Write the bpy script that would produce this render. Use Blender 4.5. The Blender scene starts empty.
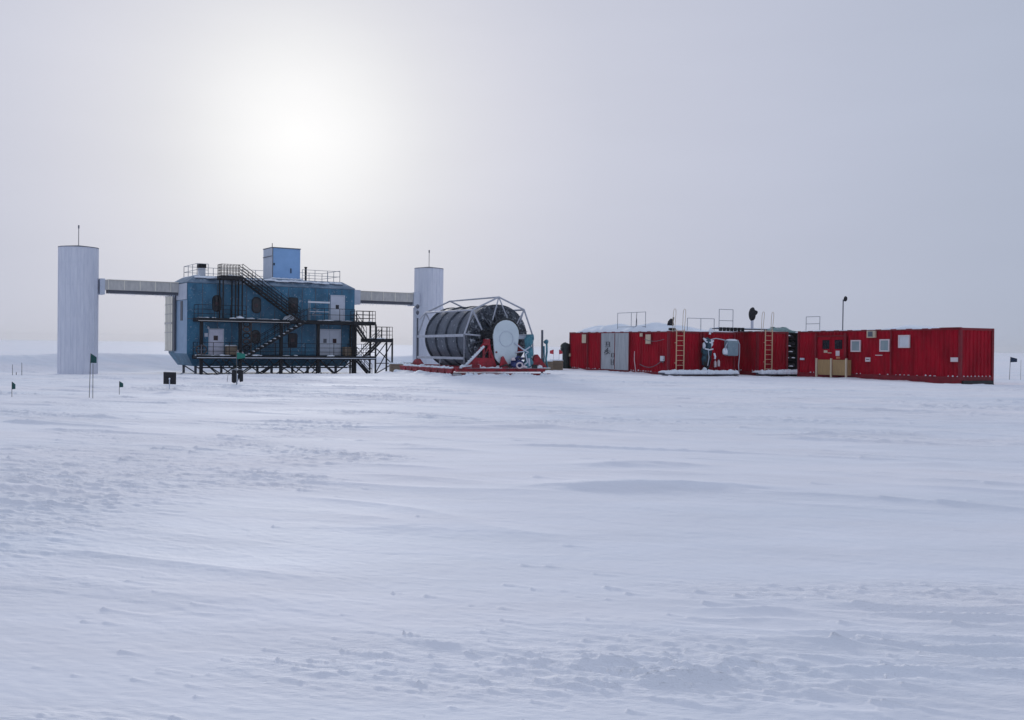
import bpy, bmesh, math, random
import numpy as np
from mathutils import Vector, Matrix, Euler

# ------------------------------------------------------------------ camera, sky, sun, exposure
scene = bpy.context.scene
COL = scene.collection
R = math.radians
EYE = 1.6
cam_d = bpy.data.cameras.new("camera"); cam = bpy.data.objects.new("camera", cam_d); COL.objects.link(cam)
cam_d.lens = 35.0; cam_d.sensor_width = 36.0; cam_d.clip_start = 0.1; cam_d.clip_end = 8000
cam.matrix_world = (Matrix.Translation((0, 0, EYE)) @ Matrix.Rotation(math.pi/2 - math.atan(.01442), 4, 'X')
                    @ Matrix.Rotation(.0130, 4, 'Z'))
scene.camera = cam

SUN_EL, SUN_AZ = R(11.6), R(-12.3)            # azimuth measured from +Y towards +X
sdir = Vector((math.sin(SUN_AZ)*math.cos(SUN_EL), math.cos(SUN_AZ)*math.cos(SUN_EL), math.sin(SUN_EL)))
world = bpy.data.worlds.new("World"); scene.world = world; world.use_nodes = True
nt = world.node_tree; nt.nodes.clear()
def N(tree, t, **kw):
    n = tree.nodes.new(t)
    for k, v in kw.items(): setattr(n, k, v)
    return n
out = N(nt, 'ShaderNodeOutputWorld'); bg = N(nt, 'ShaderNodeBackground'); bg.inputs['Strength'].default_value = 0.1
sky = N(nt, 'ShaderNodeTexSky', sky_type='NISHITA', sun_disc=False)
sky.sun_elevation = SUN_EL; sky.sun_rotation = SUN_AZ; sky.altitude = 2800; sky.dust_density = 3; sky.air_density = 1
tc = N(nt, 'ShaderNodeTexCoord'); nrm = N(nt, 'ShaderNodeVectorMath', operation='NORMALIZE')
dot = N(nt, 'ShaderNodeVectorMath', operation='DOT_PRODUCT'); dot.inputs[1].default_value = sdir
acos = N(nt, 'ShaderNodeMath', operation='ARCCOSINE'); div = N(nt, 'ShaderNodeMath', operation='DIVIDE'); div.inputs[1].default_value = math.pi
nz = N(nt, 'ShaderNodeTexNoise'); nz.inputs['Scale'].default_value = 1.6; nz.inputs['Detail'].default_value = 2
nzs = N(nt, 'ShaderNodeMath', operation='MULTIPLY_ADD'); nzs.inputs[1].default_value = .008; nzs.inputs[2].default_value = -.004
addn = N(nt, 'ShaderNodeMath', operation='ADD', use_clamp=True)
ramp = N(nt, 'ShaderNodeValToRGB'); ramp.color_ramp.interpolation = 'B_SPLINE'
# thin overcast veil: radiance against the angle from the sun (degrees)
VEIL = [(0, (.97, .965, .96)), (2.5, (.905, .903, .908)), (4, (.855, .855, .865)), (5.5, (.80, .80, .82)), (7.5, (.725, .727, .765)), (10, (.672, .675, .735)),
        (13, (.622, .63, .71)), (17, (.562, .58, .675)), (24, (.51, .535, .645)), (31, (.465, .50, .615)), (40, (.415, .46, .575)), (55, (.37, .42, .54)), (90, (.36, .41, .52)), (180, (.37, .42, .53))]
SKYGAIN = 1.0
els = ramp.color_ramp.elements
while len(els) > 1: els.remove(els[-1])
for i, (a, c) in enumerate(VEIL):
    e = els[0] if i == 0 else els.new(a/180)
    e.position = a/180; e.color = (*c, 1)
# the veil is brighter high overhead, as a thin overcast is
sep = N(nt, 'ShaderNodeSeparateXYZ'); zen = N(nt, 'ShaderNodeMapRange', interpolation_type='SMOOTHSTEP')
zen.inputs['From Min'].default_value = .38; zen.inputs['From Max'].default_value = .95
zen.inputs['To Min'].default_value = 10*SKYGAIN; zen.inputs['To Max'].default_value = 12.9*SKYGAIN
sc = N(nt, 'ShaderNodeVectorMath', operation='SCALE')
mix = N(nt, 'ShaderNodeMixRGB'); mix.inputs['Fac'].default_value = .995
L = nt.links.new
L(tc.outputs['Generated'], nrm.inputs[0]); L(nrm.outputs[0], dot.inputs[0]); L(dot.outputs['Value'], acos.inputs[0])
L(acos.outputs[0], div.inputs[0]); L(nrm.outputs[0], nz.inputs['Vector']); L(nz.outputs['Fac'], nzs.inputs[0])
L(div.outputs[0], addn.inputs[0]); L(nzs.outputs[0], addn.inputs[1]); L(addn.outputs[0], ramp.inputs['Fac'])
L(nrm.outputs[0], sep.inputs[0]); L(sep.outputs['Z'], zen.inputs['Value']); L(ramp.outputs['Color'], sc.inputs[0]); L(zen.outputs['Result'], sc.inputs['Scale'])
hz = N(nt, 'ShaderNodeMapRange', interpolation_type='SMOOTHSTEP'); hz.inputs['From Min'].default_value = -.01; hz.inputs['From Max'].default_value = .22
hz.inputs['To Min'].default_value = .95; hz.inputs['To Max'].default_value = 1.0
hm = N(nt, 'ShaderNodeMath', operation='MULTIPLY')
L(sep.outputs['Z'], hz.inputs['Value']); L(zen.outputs['Result'], hm.inputs[0]); L(hz.outputs['Result'], hm.inputs[1]); L(hm.outputs[0], sc.inputs['Scale'])
mpc = N(nt, 'ShaderNodeMapping'); mpc.inputs['Scale'].default_value = (1, 1, 4.5); cn = N(nt, 'ShaderNodeTexNoise'); cn.inputs['Scale'].default_value = 2.2; cn.inputs['Detail'].default_value = 5
cr_ = N(nt, 'ShaderNodeMapRange'); cr_.inputs['From Min'].default_value = .3; cr_.inputs['From Max'].default_value = .7; cr_.inputs['To Min'].default_value = .975; cr_.inputs['To Max'].default_value = 1.025
L(nrm.outputs[0], mpc.inputs['Vector']); L(mpc.outputs[0], cn.inputs['Vector']); L(cn.outputs['Fac'], cr_.inputs['Value'])
hm2 = N(nt, 'ShaderNodeMath', operation='MULTIPLY'); L(hm.outputs[0], hm2.inputs[0]); L(cr_.outputs['Result'], hm2.inputs[1]); L(hm2.outputs[0], sc.inputs['Scale'])
L(sky.outputs['Color'], mix.inputs['Color1']); L(sc.outputs[0], mix.inputs['Color2']); L(mix.outputs['Color'], bg.inputs['Color'])
L(bg.outputs[0], out.inputs['Surface'])

sun_d = bpy.data.lights.new("sun", 'SUN'); sun = bpy.data.objects.new("sun", sun_d); COL.objects.link(sun)
sun_d.energy = 1.15; sun_d.angle = R(6); sun_d.color = (1.0, .95, .88)
sun.rotation_euler = sdir.to_track_quat('Z', 'Y').to_euler(); sun.location = (0, 0, 60)

scene.view_settings.view_transform = 'Standard'; scene.view_settings.look = 'None'
scene.view_settings.exposure = 0.08; scene.view_settings.gamma = 1.0; scene.view_settings.use_curve_mapping = False

# ------------------------------------------------------------------ materials
def mat(name, col, rough=.6, metal=0., col2=None, nscale=3., amount=.5, frost=0., fscale=6., bump=0., bscale=20., stretch=(1, 1, 1), spec=.5, coords='Object'):
    """Procedural paint / metal / cloth: base colour varied by noise towards col2, frosted with specks of snow."""
    m = bpy.data.materials.new(name); m.use_nodes = True; t = m.node_tree; b = t.nodes['Principled BSDF']
    b.inputs['Roughness'].default_value = rough; b.inputs['Metallic'].default_value = metal
    b.inputs['Specular IOR Level'].default_value = spec
    if col2 is None: col2 = tuple(c*.7 for c in col)
    co = t.nodes.new('ShaderNodeTexCoord'); mp = t.nodes.new('ShaderNodeMapping'); mp.inputs['Scale'].default_value = stretch
    t.links.new(co.outputs[coords], mp.inputs['Vector'])
    n1 = t.nodes.new('ShaderNodeTexNoise'); n1.inputs['Scale'].default_value = nscale; n1.inputs['Detail'].default_value = 5; n1.inputs['Roughness'].default_value = .6
    t.links.new(mp.outputs[0], n1.inputs['Vector'])
    mr = t.nodes.new('ShaderNodeMapRange'); mr.inputs['From Min'].default_value = .35; mr.inputs['From Max'].default_value = .65; mr.inputs['To Max'].default_value = amount
    t.links.new(n1.outputs['Fac'], mr.inputs['Value'])
    mx = t.nodes.new('ShaderNodeMixRGB'); mx.inputs['Color1'].default_value = (*col, 1); mx.inputs['Color2'].default_value = (*col2, 1)
    t.links.new(mr.outputs[0], mx.inputs['Fac']); last = mx.outputs[0]
    if frost > 0:
        n2 = t.nodes.new('ShaderNodeTexNoise'); n2.inputs['Scale'].default_value = fscale; n2.inputs['Detail'].default_value = 6; n2.inputs['Roughness'].default_value = .75
        t.links.new(co.outputs[coords], n2.inputs['Vector'])
        r2 = t.nodes.new('ShaderNodeMapRange'); r2.inputs['From Min'].default_value = .72 - frost*.3; r2.inputs['From Max'].default_value = .80 - frost*.2
        t.links.new(n2.outputs['Fac'], r2.inputs['Value'])
        m2 = t.nodes.new('ShaderNodeMixRGB'); m2.inputs['Color2'].default_value = (.62, .66, .72, 1)
        t.links.new(r2.outputs[0], m2.inputs['Fac']); t.links.new(last, m2.inputs['Color1']); last = m2.outputs[0]
    t.links.new(last, b.inputs['Base Color'])
    if bump > 0:
        n3 = t.nodes.new('ShaderNodeTexNoise'); n3.inputs['Scale'].default_value = bscale; n3.inputs['Detail'].default_value = 4
        t.links.new(mp.outputs[0], n3.inputs['Vector'])
        bp = t.nodes.new('ShaderNodeBump'); bp.inputs['Distance'].default_value = bump; bp.inputs['Strength'].default_value = .8
        t.links.new(n3.outputs['Fac'], bp.inputs['Height']); t.links.new(bp.outputs[0], b.inputs['Normal'])
    return m
M = {}
M['blue'] = mat('blue_cladding', (.034, .18, .31), .5, col2=(.014, .095, .175), nscale=1.3, amount=1, frost=.42, fscale=5.5, stretch=(1, 1, .5), bump=.006, bscale=3)
M['roofgrey'] = mat('frosted_roof_metal', (.22, .29, .37), .6, col2=(.07, .14, .22), nscale=.9, amount=1, frost=.5, fscale=3, stretch=(1, 1, 1), bump=.01, bscale=5)
M['paleblue'] = mat('pale_blue_cladding', (.27, .40, .56), .45, col2=(.19, .31, .46), nscale=1.5, amount=.8, frost=.3, fscale=3)
M['boxblue'] = mat('sky_blue_cladding', (.26, .46, .76), .5, col2=(.21, .39, .67), nscale=1.2, amount=.8, frost=.32, fscale=2.5)
M['palegrey'] = mat('pale_grey_panel', (.58, .62, .71), .5, col2=(.48, .53, .62), nscale=2, amount=.7)
M['tower'] = mat('galvanised_tower', (.72, .74, .82), .5, .0, col2=(.58, .61, .71), nscale=2.2, amount=.8, stretch=(2.5, 2.5, .25), frost=.25, fscale=2, bump=.004, bscale=6)
M['rim'] = mat('dark_rim', (.10, .11, .14), .6)
M['bridge'] = mat('weathered_bridge_panel', (.58, .56, .53), .65, col2=(.43, .42, .41), nscale=4, amount=.8, stretch=(1, 1, .4), frost=.2)
M['tan'] = mat('tan_louvre', (.92, .87, .74), .6, col2=(.82, .77, .66), nscale=5, amount=.6)
M['steel'] = mat('dark_steel', (.009, .011, .016), .7, col2=(.018, .019, .024), nscale=5, amount=.7, frost=.04, fscale=9, spec=.25)
M['rust'] = mat('brown_gear', (.085, .055, .04), .8, col2=(.03, .025, .03), nscale=5, amount=1, frost=.3, fscale=7)
M['grey'] = mat('grey_steel', (.30, .33, .37), .45, .2, col2=(.22, .24, .28), nscale=4, amount=.7, frost=.25)
M['tube'] = mat('frosted_tube', (.48, .50, .56), .5, .0, col2=(.34, .36, .42), nscale=6, amount=.8)
M['greydk'] = mat('mid_grey_steel', (.12, .13, .16), .55, col2=(.08, .09, .12), nscale=4, amount=.7, frost=.2)
M['white'] = mat('white_paint', (.68, .70, .74), .5, col2=(.56, .58, .64), nscale=3, amount=.6)
M['lilac'] = mat('frosted_white_door', (.72, .71, .82), .5, col2=(.58, .58, .70), nscale=3, amount=.8)
M['glassdk'] = mat('dark_glass', (.012, .016, .024), .12, col2=(.02, .022, .03), amount=.4)
M['glasslt'] = mat('pale_glass', (.22, .30, .33), .12, col2=(.30, .36, .38), nscale=2, amount=.8)
M['maroon'] = mat('maroon_blind', (.045, .022, .03), .6)
M['red'] = mat('red_container_paint', (.41, .003, .020), .6, col2=(.25, .002, .013), nscale=1.6, amount=1, frost=.20, fscale=16, stretch=(1, 1, .35), spec=.1)
M['reddk'] = mat('dark_red_frame', (.23, .006, .018), .5, col2=(.14, .004, .012), nscale=3, amount=.8, frost=.2, fscale=12, spec=.35)
M['redsled'] = mat('red_sled_paint', (.42, .010, .030), .55, col2=(.16, .006, .014), nscale=3, amount=1, frost=.34, fscale=5)
M['ply'] = mat('grey_plywood', (.46, .48, .50), .8, col2=(.34, .36, .39), nscale=2.5, amount=1, stretch=(2, 2, .3), frost=.15, fscale=5)
M['plytan'] = mat('tan_plywood', (.42, .27, .12), .75, col2=(.30, .19, .09), nscale=5, amount=.9, stretch=(3, 3, .3))
M['amber'] = mat('yellow_ladder_paint', (.72, .50, .30), .55, col2=(.60, .46, .34), nscale=6, amount=.7, frost=.35, fscale=12)
M['cream'] = mat('cream_paint', (.62, .52, .38), .6, col2=(.5, .42, .32), amount=.6)
M['pinkwhite'] = mat('white_notice', (.72, .62, .64), .6, col2=(.6, .5, .52), nscale=12, amount=.5)
M['orange'] = mat('orange_notice', (.65, .22, .10), .6)
M['black'] = mat('black_cloth', (.012, .013, .018), .85, col2=(.022, .022, .03), nscale=6, amount=.6, bump=.01, bscale=6)
M['blackrub'] = mat('black_rubber', (.015, .017, .022), .6, frost=.2, fscale=9)
M['tarp'] = mat('dark_tarpaulin', (.055, .070, .095), .75, col2=(.018, .026, .042), nscale=5, amount=1, frost=.36, fscale=3.5, bump=.05, bscale=4, stretch=(1.5, .4, 1.5))
M['hosewrap'] = mat('wound_hose', (.105, .125, .165), .55, col2=(.06, .075, .105), nscale=3, amount=.9, frost=.42, fscale=4, stretch=(1, 2, 1), bump=.01, bscale=9)
M['endsheet'] = mat('crumpled_dark_sheet', (.05, .065, .09), .35, col2=(.015, .022, .035), nscale=4, amount=1, frost=.62, fscale=4.5, bump=.08, bscale=5, stretch=(1.6, .4, .9))
M['disc'] = mat('pale_fibreglass', (.66, .74, .78), .5, col2=(.58, .66, .70), nscale=1.5, amount=.8, frost=.1)
M['teal'] = mat('teal_tarpaulin', (.07, .26, .32), .55, col2=(.03, .13, .19), nscale=5, amount=1, frost=.42, fscale=7, bump=.02, bscale=6)
M['darkteal'] = mat('dark_teal_padding', (.03, .10, .14), .7, col2=(.012, .03, .05), nscale=6, amount=1, frost=.35, fscale=8)
M['tealbox'] = mat('grey_green_box', (.24, .33, .38), .5, col2=(.18, .26, .32), nscale=4, amount=.8, frost=.3)
M['navy'] = mat('navy_strap', (.03, .05, .20), .6, col2=(.015, .02, .08), nscale=6, amount=.9, frost=.35, fscale=8)
M['greentarp'] = mat('green_tarpaulin', (.20, .32, .31), .65, col2=(.12, .20, .20), nscale=6, amount=1, frost=.62, fscale=6, bump=.03, bscale=6)
M['greenflag'] = mat('green_cloth', (.02, .22, .17), .8, col2=(.015, .15, .12), nscale=12, amount=.6)
M['darkgreen'] = mat('dark_green_cloth', (.014, .09, .085), .8, col2=(.01, .045, .05), nscale=12, amount=.6)
M['navyflag'] = mat('navy_cloth', (.012, .03, .07), .8, nscale=12)
M['redflag'] = mat('red_cloth', (.50, .03, .05), .8, nscale=12)
M['bamboo'] = mat('bamboo', (.16, .15, .14), .7, col2=(.10, .10, .10), nscale=10)
M['crate'] = mat('brown_crate_wood', (.26, .20, .14), .8, col2=(.17, .13, .10), nscale=4, amount=.9, stretch=(.5, .5, 3), frost=.3, fscale=6)
M['darkolive'] = mat('dark_olive_tarp', (.014, .028, .028), .7, col2=(.008, .014, .018), nscale=4, amount=.8, bump=.03, bscale=5, frost=.15)
M['ink'] = mat('black_ink', (.05, .055, .065), .8)
M['pack'] = mat('settled_snow', (.80, .84, .90), .8, col2=(.74, .79, .87), nscale=3, amount=.8, bump=.03, bscale=5)

# snow of the ground: fine grain, glazed patches, tiny ripples
def snow_ground_mat():
    m = bpy.data.materials.new('wind_packed_snow'); m.use_nodes = True; t = m.node_tree; b = t.nodes['Principled BSDF']
    b.inputs['Roughness'].default_value = .8; b.inputs['Specular IOR Level'].default_value = .12
    g = t.nodes.new('ShaderNodeNewGeometry')
    mp = t.nodes.new('ShaderNodeMapping'); mp.inputs['Rotation'].default_value = (0, 0, R(22)); mp.inputs['Scale'].default_value = (.35, 1, 1)
    t.links.new(g.outputs['Position'], mp.inputs['Vector'])
    def noise(s, d=4, r=.6):
        n = t.nodes.new('ShaderNodeTexNoise'); n.inputs['Scale'].default_value = s; n.inputs['Detail'].default_value = d; n.inputs['Roughness'].default_value = r
        t.links.new(mp.outputs[0], n.inputs['Vector']); return n.outputs['Fac']
    def mrange(v, a, b_, c, d):
        n = t.nodes.new('ShaderNodeMapRange'); n.inputs[1].default_value = a; n.inputs[2].default_value = b_; n.inputs[3].default_value = c; n.inputs[4].default_value = d
        t.links.new(v, n.inputs[0]); return n.outputs[0]
    big = noise(.22, 5); mid = noise(1.6, 6, .65)
    mx = t.nodes.new('ShaderNodeMixRGB'); mx.inputs['Color1'].default_value = (.80, .825, .885, 1); mx.inputs['Color2'].default_value = (.90, .875, .905, 1)
    t.links.new(mrange(big, .35, .65, 0, 1), mx.inputs['Fac'])
    m2 = t.nodes.new('ShaderNodeMixRGB'); m2.blend_type = 'MULTIPLY'; m2.inputs['Fac'].default_value = 1
    t.links.new(mx.outputs[0], m2.inputs['Color1']); t.links.new(mrange(mid, .35, .7, .95, 1.03), m2.inputs['Color2'])
    t.links.new(m2.outputs[0], b.inputs['Base Color'])
    t.links.new(mrange(big, .35, .65, .7, .9), b.inputs['Roughness'])
    b1 = t.nodes.new('ShaderNodeBump'); b1.inputs['Distance'].default_value = .030; b1.inputs['Strength'].default_value = .6
    b0 = t.nodes.new('ShaderNodeBump'); b0.inputs['Distance'].default_value = .07; b0.inputs['Strength'].default_value = .55
    t.links.new(noise(1.1, 6, .7), b0.inputs['Height']); t.links.new(b0.outputs[0], b1.inputs['Normal'])
    t.links.new(noise(5, 6, .7), b1.inputs['Height'])
    b3 = t.nodes.new('ShaderNodeBump'); b3.inputs['Distance'].default_value = .020; b3.inputs['Strength'].default_value = .7
    t.links.new(noise(17, 5, .7), b3.inputs['Height']); t.links.new(b1.outputs[0], b3.inputs['Normal'])
    b2 = t.nodes.new('ShaderNodeBump'); b2.inputs['Distance'].default_value = .005; b2.inputs['Strength'].default_value = .7
    t.links.new(noise(60, 3, .7), b2.inputs['Height']); t.links.new(b3.outputs[0], b2.inputs['Normal'])
    t.links.new(b2.outputs[0], b.inputs['Normal'])
    an = t.nodes.new('ShaderNodeAttribute'); an.attribute_name = 'crust'
    for bb, lo, hi in ((b0, .25, .7), (b1, .08, .75), (b3, .10, .85), (b2, .35, .8)): t.links.new(mrange(an.outputs['Fac'], 0, 1, lo, hi), bb.inputs['Strength'])
    return m
M['snow'] = snow_ground_mat()

# ------------------------------------------------------------------ terrain height
_rng = np.random.RandomState(7); _perm = _rng.permutation(4096); _ga = _rng.rand(4096)*2*np.pi
def perlin(x, y, seed=0):
    xi = np.floor(x).astype(np.int64); yi = np.floor(y).astype(np.int64); xf = x-xi; yf = y-yi
    def g(ix, iy, fx, fy):
        h = _perm[(_perm[(ix + seed*131) & 4095] + iy*7 + seed) & 4095]; a = _ga[h]
        return np.cos(a)*fx + np.sin(a)*fy
    u = xf*xf*xf*(xf*(xf*6-15)+10); v = yf*yf*yf*(yf*(yf*6-15)+10)
    a = g(xi, yi, xf, yf); b = g(xi+1, yi, xf-1, yf); c = g(xi, yi+1, xf, yf-1); d = g(xi+1, yi+1, xf-1, yf-1)
    return ((a*(1-u)+b*u)*(1-v) + (c*(1-u)+d*u)*v)*1.5
def sst(x, a, b):
    t = np.clip((x-a)/(b-a), 0, 1); return t*t*(3-2*t)
WA = R(-20); WC, WS = math.cos(WA), math.sin(WA)
BO = (-27.8, 82.7); BANG = math.atan2(.529, .849); BC, BS = math.cos(BANG), math.sin(BANG)
def blob(x, y, cx, cy, rx, ry): return np.exp(-((x-cx)/rx)**2 - ((y-cy)/ry)**2)
def patch(x, y, s, t, d):
    """where the wind crust is broken (1) and where the snow is packed smooth (0)"""
    p = sst(perlin(s/6.5, t/2.6, 51)+.35*perlin(s/2, t/.8, 52), -.12, .30)*.8 + .25*sst(d, 18, 30)
    p = p + .5*blob(x, y, 9, 26, 9, 8) + 1.5*blob(x, y, -5.4, 10.5, 2.4, 3.6) + .9*blob(x, y, .7, 4.95, 1.3, .6) + .8*blob(x, y, -1.0, 5.0, .6, .4) + .9*blob(x, y, 2.6, 6.7, 2.0, .45) + .5*blob(x, y, -2.2, 14.0, 1.6, 1.8)
    p = p - 1.2*blob(x, y, 2.6, 8.6, 3.4, 1.5) - .8*blob(x, y, -2.0, 5.4, .9, .6) - .8*blob(x, y, -1.5, 9.0, 1.9, 1.6) - .5*blob(x, y, 1.0, 12.5, 3.5, 2.2)
    return np.clip(p, 0, 1)
def height(x, y, detail=True):
    x = np.asarray(x, float); y = np.asarray(y, float)
    s = x*WC + y*WS; t = -x*WS + y*WC; d = np.hypot(x, y)
    far = sst(d, 60, 400)
    h = .05*perlin(s/13, t/5, 1)*(1-far*.3) + .10*perlin(s/40, t/19, 2)*sst(d, 4, 25)
    h = h + far*(.35*perlin(s/160, t/70, 3))
    # wind scoop under the laboratory: the snow falls away in front of it and banks up behind
    bx = (x-BO[0])*BC + (y-BO[1])*BS; by = -(x-BO[0])*BS + (y-BO[1])*BC
    sc_ = (1-sst(x, -9, -4.2))*sst(x, -120, -48)
    prof = sst(by, -40, -6)*(1-sst(by, 4.0, 13))
    h = h - 1.12*prof*sc_*(1+.06*perlin(s/6, t/3, 5))
    h = h + .20*np.exp(-((by+8)/1.7)**2)*sc_*np.clip(.35+1.1*perlin(bx/2.6, by/1.3, 81), 0, 1.2)
    h = h + .48*np.exp(-((by-13.0)/2.8)**2)*sc_*(.7+.6*perlin(bx/9, by/6, 6))
    h = h - .20*blob(x, y, 11.5, 57.6, 5.5, 2.6) - .14*blob(x, y, 16.6, 61, 3, 2) - .12*blob(x, y, 23.6, 50, 3, 2.4)
    # snow banked against the reel's sled
    lx = (x+2.46)*math.cos(.477) + (y-51)*math.sin(.477); ly = -(x+2.46)*math.sin(.477) + (y-51)*math.cos(.477)
    h = h + .17*np.exp(-((ly+1.35)/.5)**2)*sst(lx, -1.5, 0)*(1-sst(lx, 4.6, 6))*np.clip(.45+1.1*perlin(lx/.8, ly/.6, 83), 0, 1.2)
    h = h + .17*np.exp(-((lx+1.2)/.5)**2)*sst(ly, -1.5, 0)*(1-sst(ly, 7, 9))*np.clip(.45+1.1*perlin(ly/.9, lx/.6, 84), 0, 1.2)
    # snow piled along the long sides of the two outer containers
    for (ox, oy, an, hh) in ((9.25, 59.0, .4445, .10), (22.35, 49.6, .4557, .07)):
        lx = (x-ox)*math.cos(an) + (y-oy)*math.sin(an); ly = -(x-ox)*math.sin(an) + (y-oy)*math.cos(an)
        h = h + hh*np.exp(-((lx+.15)/.55)**2)*sst(ly, 1.5, 3.5)*(1-sst(ly, 11, 13.5))*(.55+.8*perlin(ly/1.1, lx/.7, 71))
    # containers and reel stand on slightly levelled snow
    lev = blob(x, y, 12, 62, 14, 12)
    h = h*(1-.6*lev)
    if not detail: return h
    P = patch(x, y, s, t, d); F = .10+.90*P
    warp = .5*perlin(s/3.5, t/1.6, 8)
    m1 = sst(perlin(s/9, t/4, 11), -.25, .35); m2 = sst(perlin(s/5+9, t/2.4, 12), -.05, .45)
    dist = np.clip(d/15, .55, 3.4)
    rid = 1-np.abs(perlin(s/3.6+warp*.4, (t+warp*.25)/.75, 13))*2; rid = np.clip(rid, 0, 1)**2.2
    h = h + .010*rid*m1*dist*F
    rid3 = 1-np.abs(perlin(s/7+warp*.2, (t+warp*.3)/1.25, 17))*2.2; h = h + .026*sst(perlin(s/3.2, t/1.5, 18), -.1, .4)*np.clip(rid3, 0, 1)**3*np.clip(d/9, .7, 1.6)*(1-sst(d, 30, 70))
    rid2 = 1-np.abs(perlin(s/1.3, (t+warp*.15)/.28, 14))*2; rid2 = np.clip(rid2, 0, 1)**2
    nf = 1-sst(d, 90, 200)
    h = h + .009*F*rid2*(.25+.75*m2)*nf*np.clip(dist, .5, 1.4)
    # eroded crust layers with crisp little edges
    for (Ls, Lt, thr, A_, sd, md) in ((3.4, .62, .20, .012, 41, m1), (1.9, .30, .20, .010, 42, m2), (1.0, .15, .18, .008, 43, np.clip(m2+.3*m1, 0, 1)*nf), (.42, .07, .20, .005, 45, np.clip(m2+.4*m1, 0, 1)*(1-sst(d, 12, 28))), (5.5, 1.5, .30, .014, 44, 1.)):
        n_ = perlin(s/Ls + warp*.5, (t + .12*perlin(s/.7, t/.3, sd+9) + .04*perlin(s/.2, t/.1, sd+19))/Lt, sd)
        ed = sst(n_, thr, thr+.028+.006*d/8)
        h = h + A_*np.clip(dist, .7, 2.6)*md*(.25+.75*F)*ed*(1-.55*sst(n_, thr+.05, thr+.5))
    # broken wind crust
    rough = np.clip(sst(perlin(s/4.2+3, t/2.0, 21), .12, .5)*.65 + .95*blob(x, y, -5.4, 10.5, 2.6, 3.4) + .75*blob(x, y, -2.3, 13.5, 1.2, 1.6)
                    + .50*blob(x, y, .9, 5.0, 1.0, .55) + .42*blob(x, y, -.6, 4.7, .9, .45) + .5*blob(x, y, 2.2, 6.9, 1.8, .5), 0, 1.1)
    rough = rough*(1-.85*blob(x, y, 1.2, 8.4, 2.2, 1.7))*(1-.7*blob(x, y, -2.2, 5.6, .8, .7))
    cr = .8*perlin(s/.36+warp, t/.10, 22) + .7*perlin(s/.15, t/.05, 23) + .35*perlin(s/.06, t/.035, 26)*(1-sst(d, 6, 14))
    h = h + F*rough*nf*(.033*np.clip(cr-.12, 0, .7) + .012*cr)*np.clip(dist, .8, 2.2)
    h = h + .0022*perlin(s/.11, t/.05, 24)*(1-sst(d, 8, 16))
    # ripples at lower right
    rp = sst(x, .7, 1.8)*sst(y, 3.4, 4.2)*(1-sst(y, 6.0, 7.0))
    ph = (y + .10*x + .12*perlin(x/.9, y/.5, 31) + .05*perlin(x/.3, y/.2, 32))/.245
    w = np.mod(ph, 1); rpw = np.where(w < .72, w/.72, (1-w)/.28)
    h = h + rp*.032*(rpw**1.5)*(.6+.8*perlin(x/.8, y/.4, 33))
    # the two smooth drifts in the middle of the field
    for (cx, cy, Lr, wd, A) in ((1.55, 11.2, 1.25, .42, .085), (1.75, 13.3, .85, .42, .06), (-3.9, 4.35, .9, .35, .06), (-1.5, 19.5, 2.6, .5, .05), (5.5, 22, 3, .6, .05)):
        ds = (x-cx) + .08*(y-cy); dt = (y-cy) - .04*(x-cx)
        f = np.exp(-(np.abs(ds)/Lr)**3.0)
        dt = dt + .05*perlin(s/.3, t/.2, 61) + .10*perlin(s/1.1, t/.5, 62)
        g_ = np.where(dt < 0, np.exp(-(np.abs(dt)/(wd*.40))**1.3), np.exp(-(dt/(wd*.9))**2))
        h = h + A*f*g_
    return h
def gz(x, y): return float(height(np.array([x]), np.array([y]), False)[0])

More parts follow.
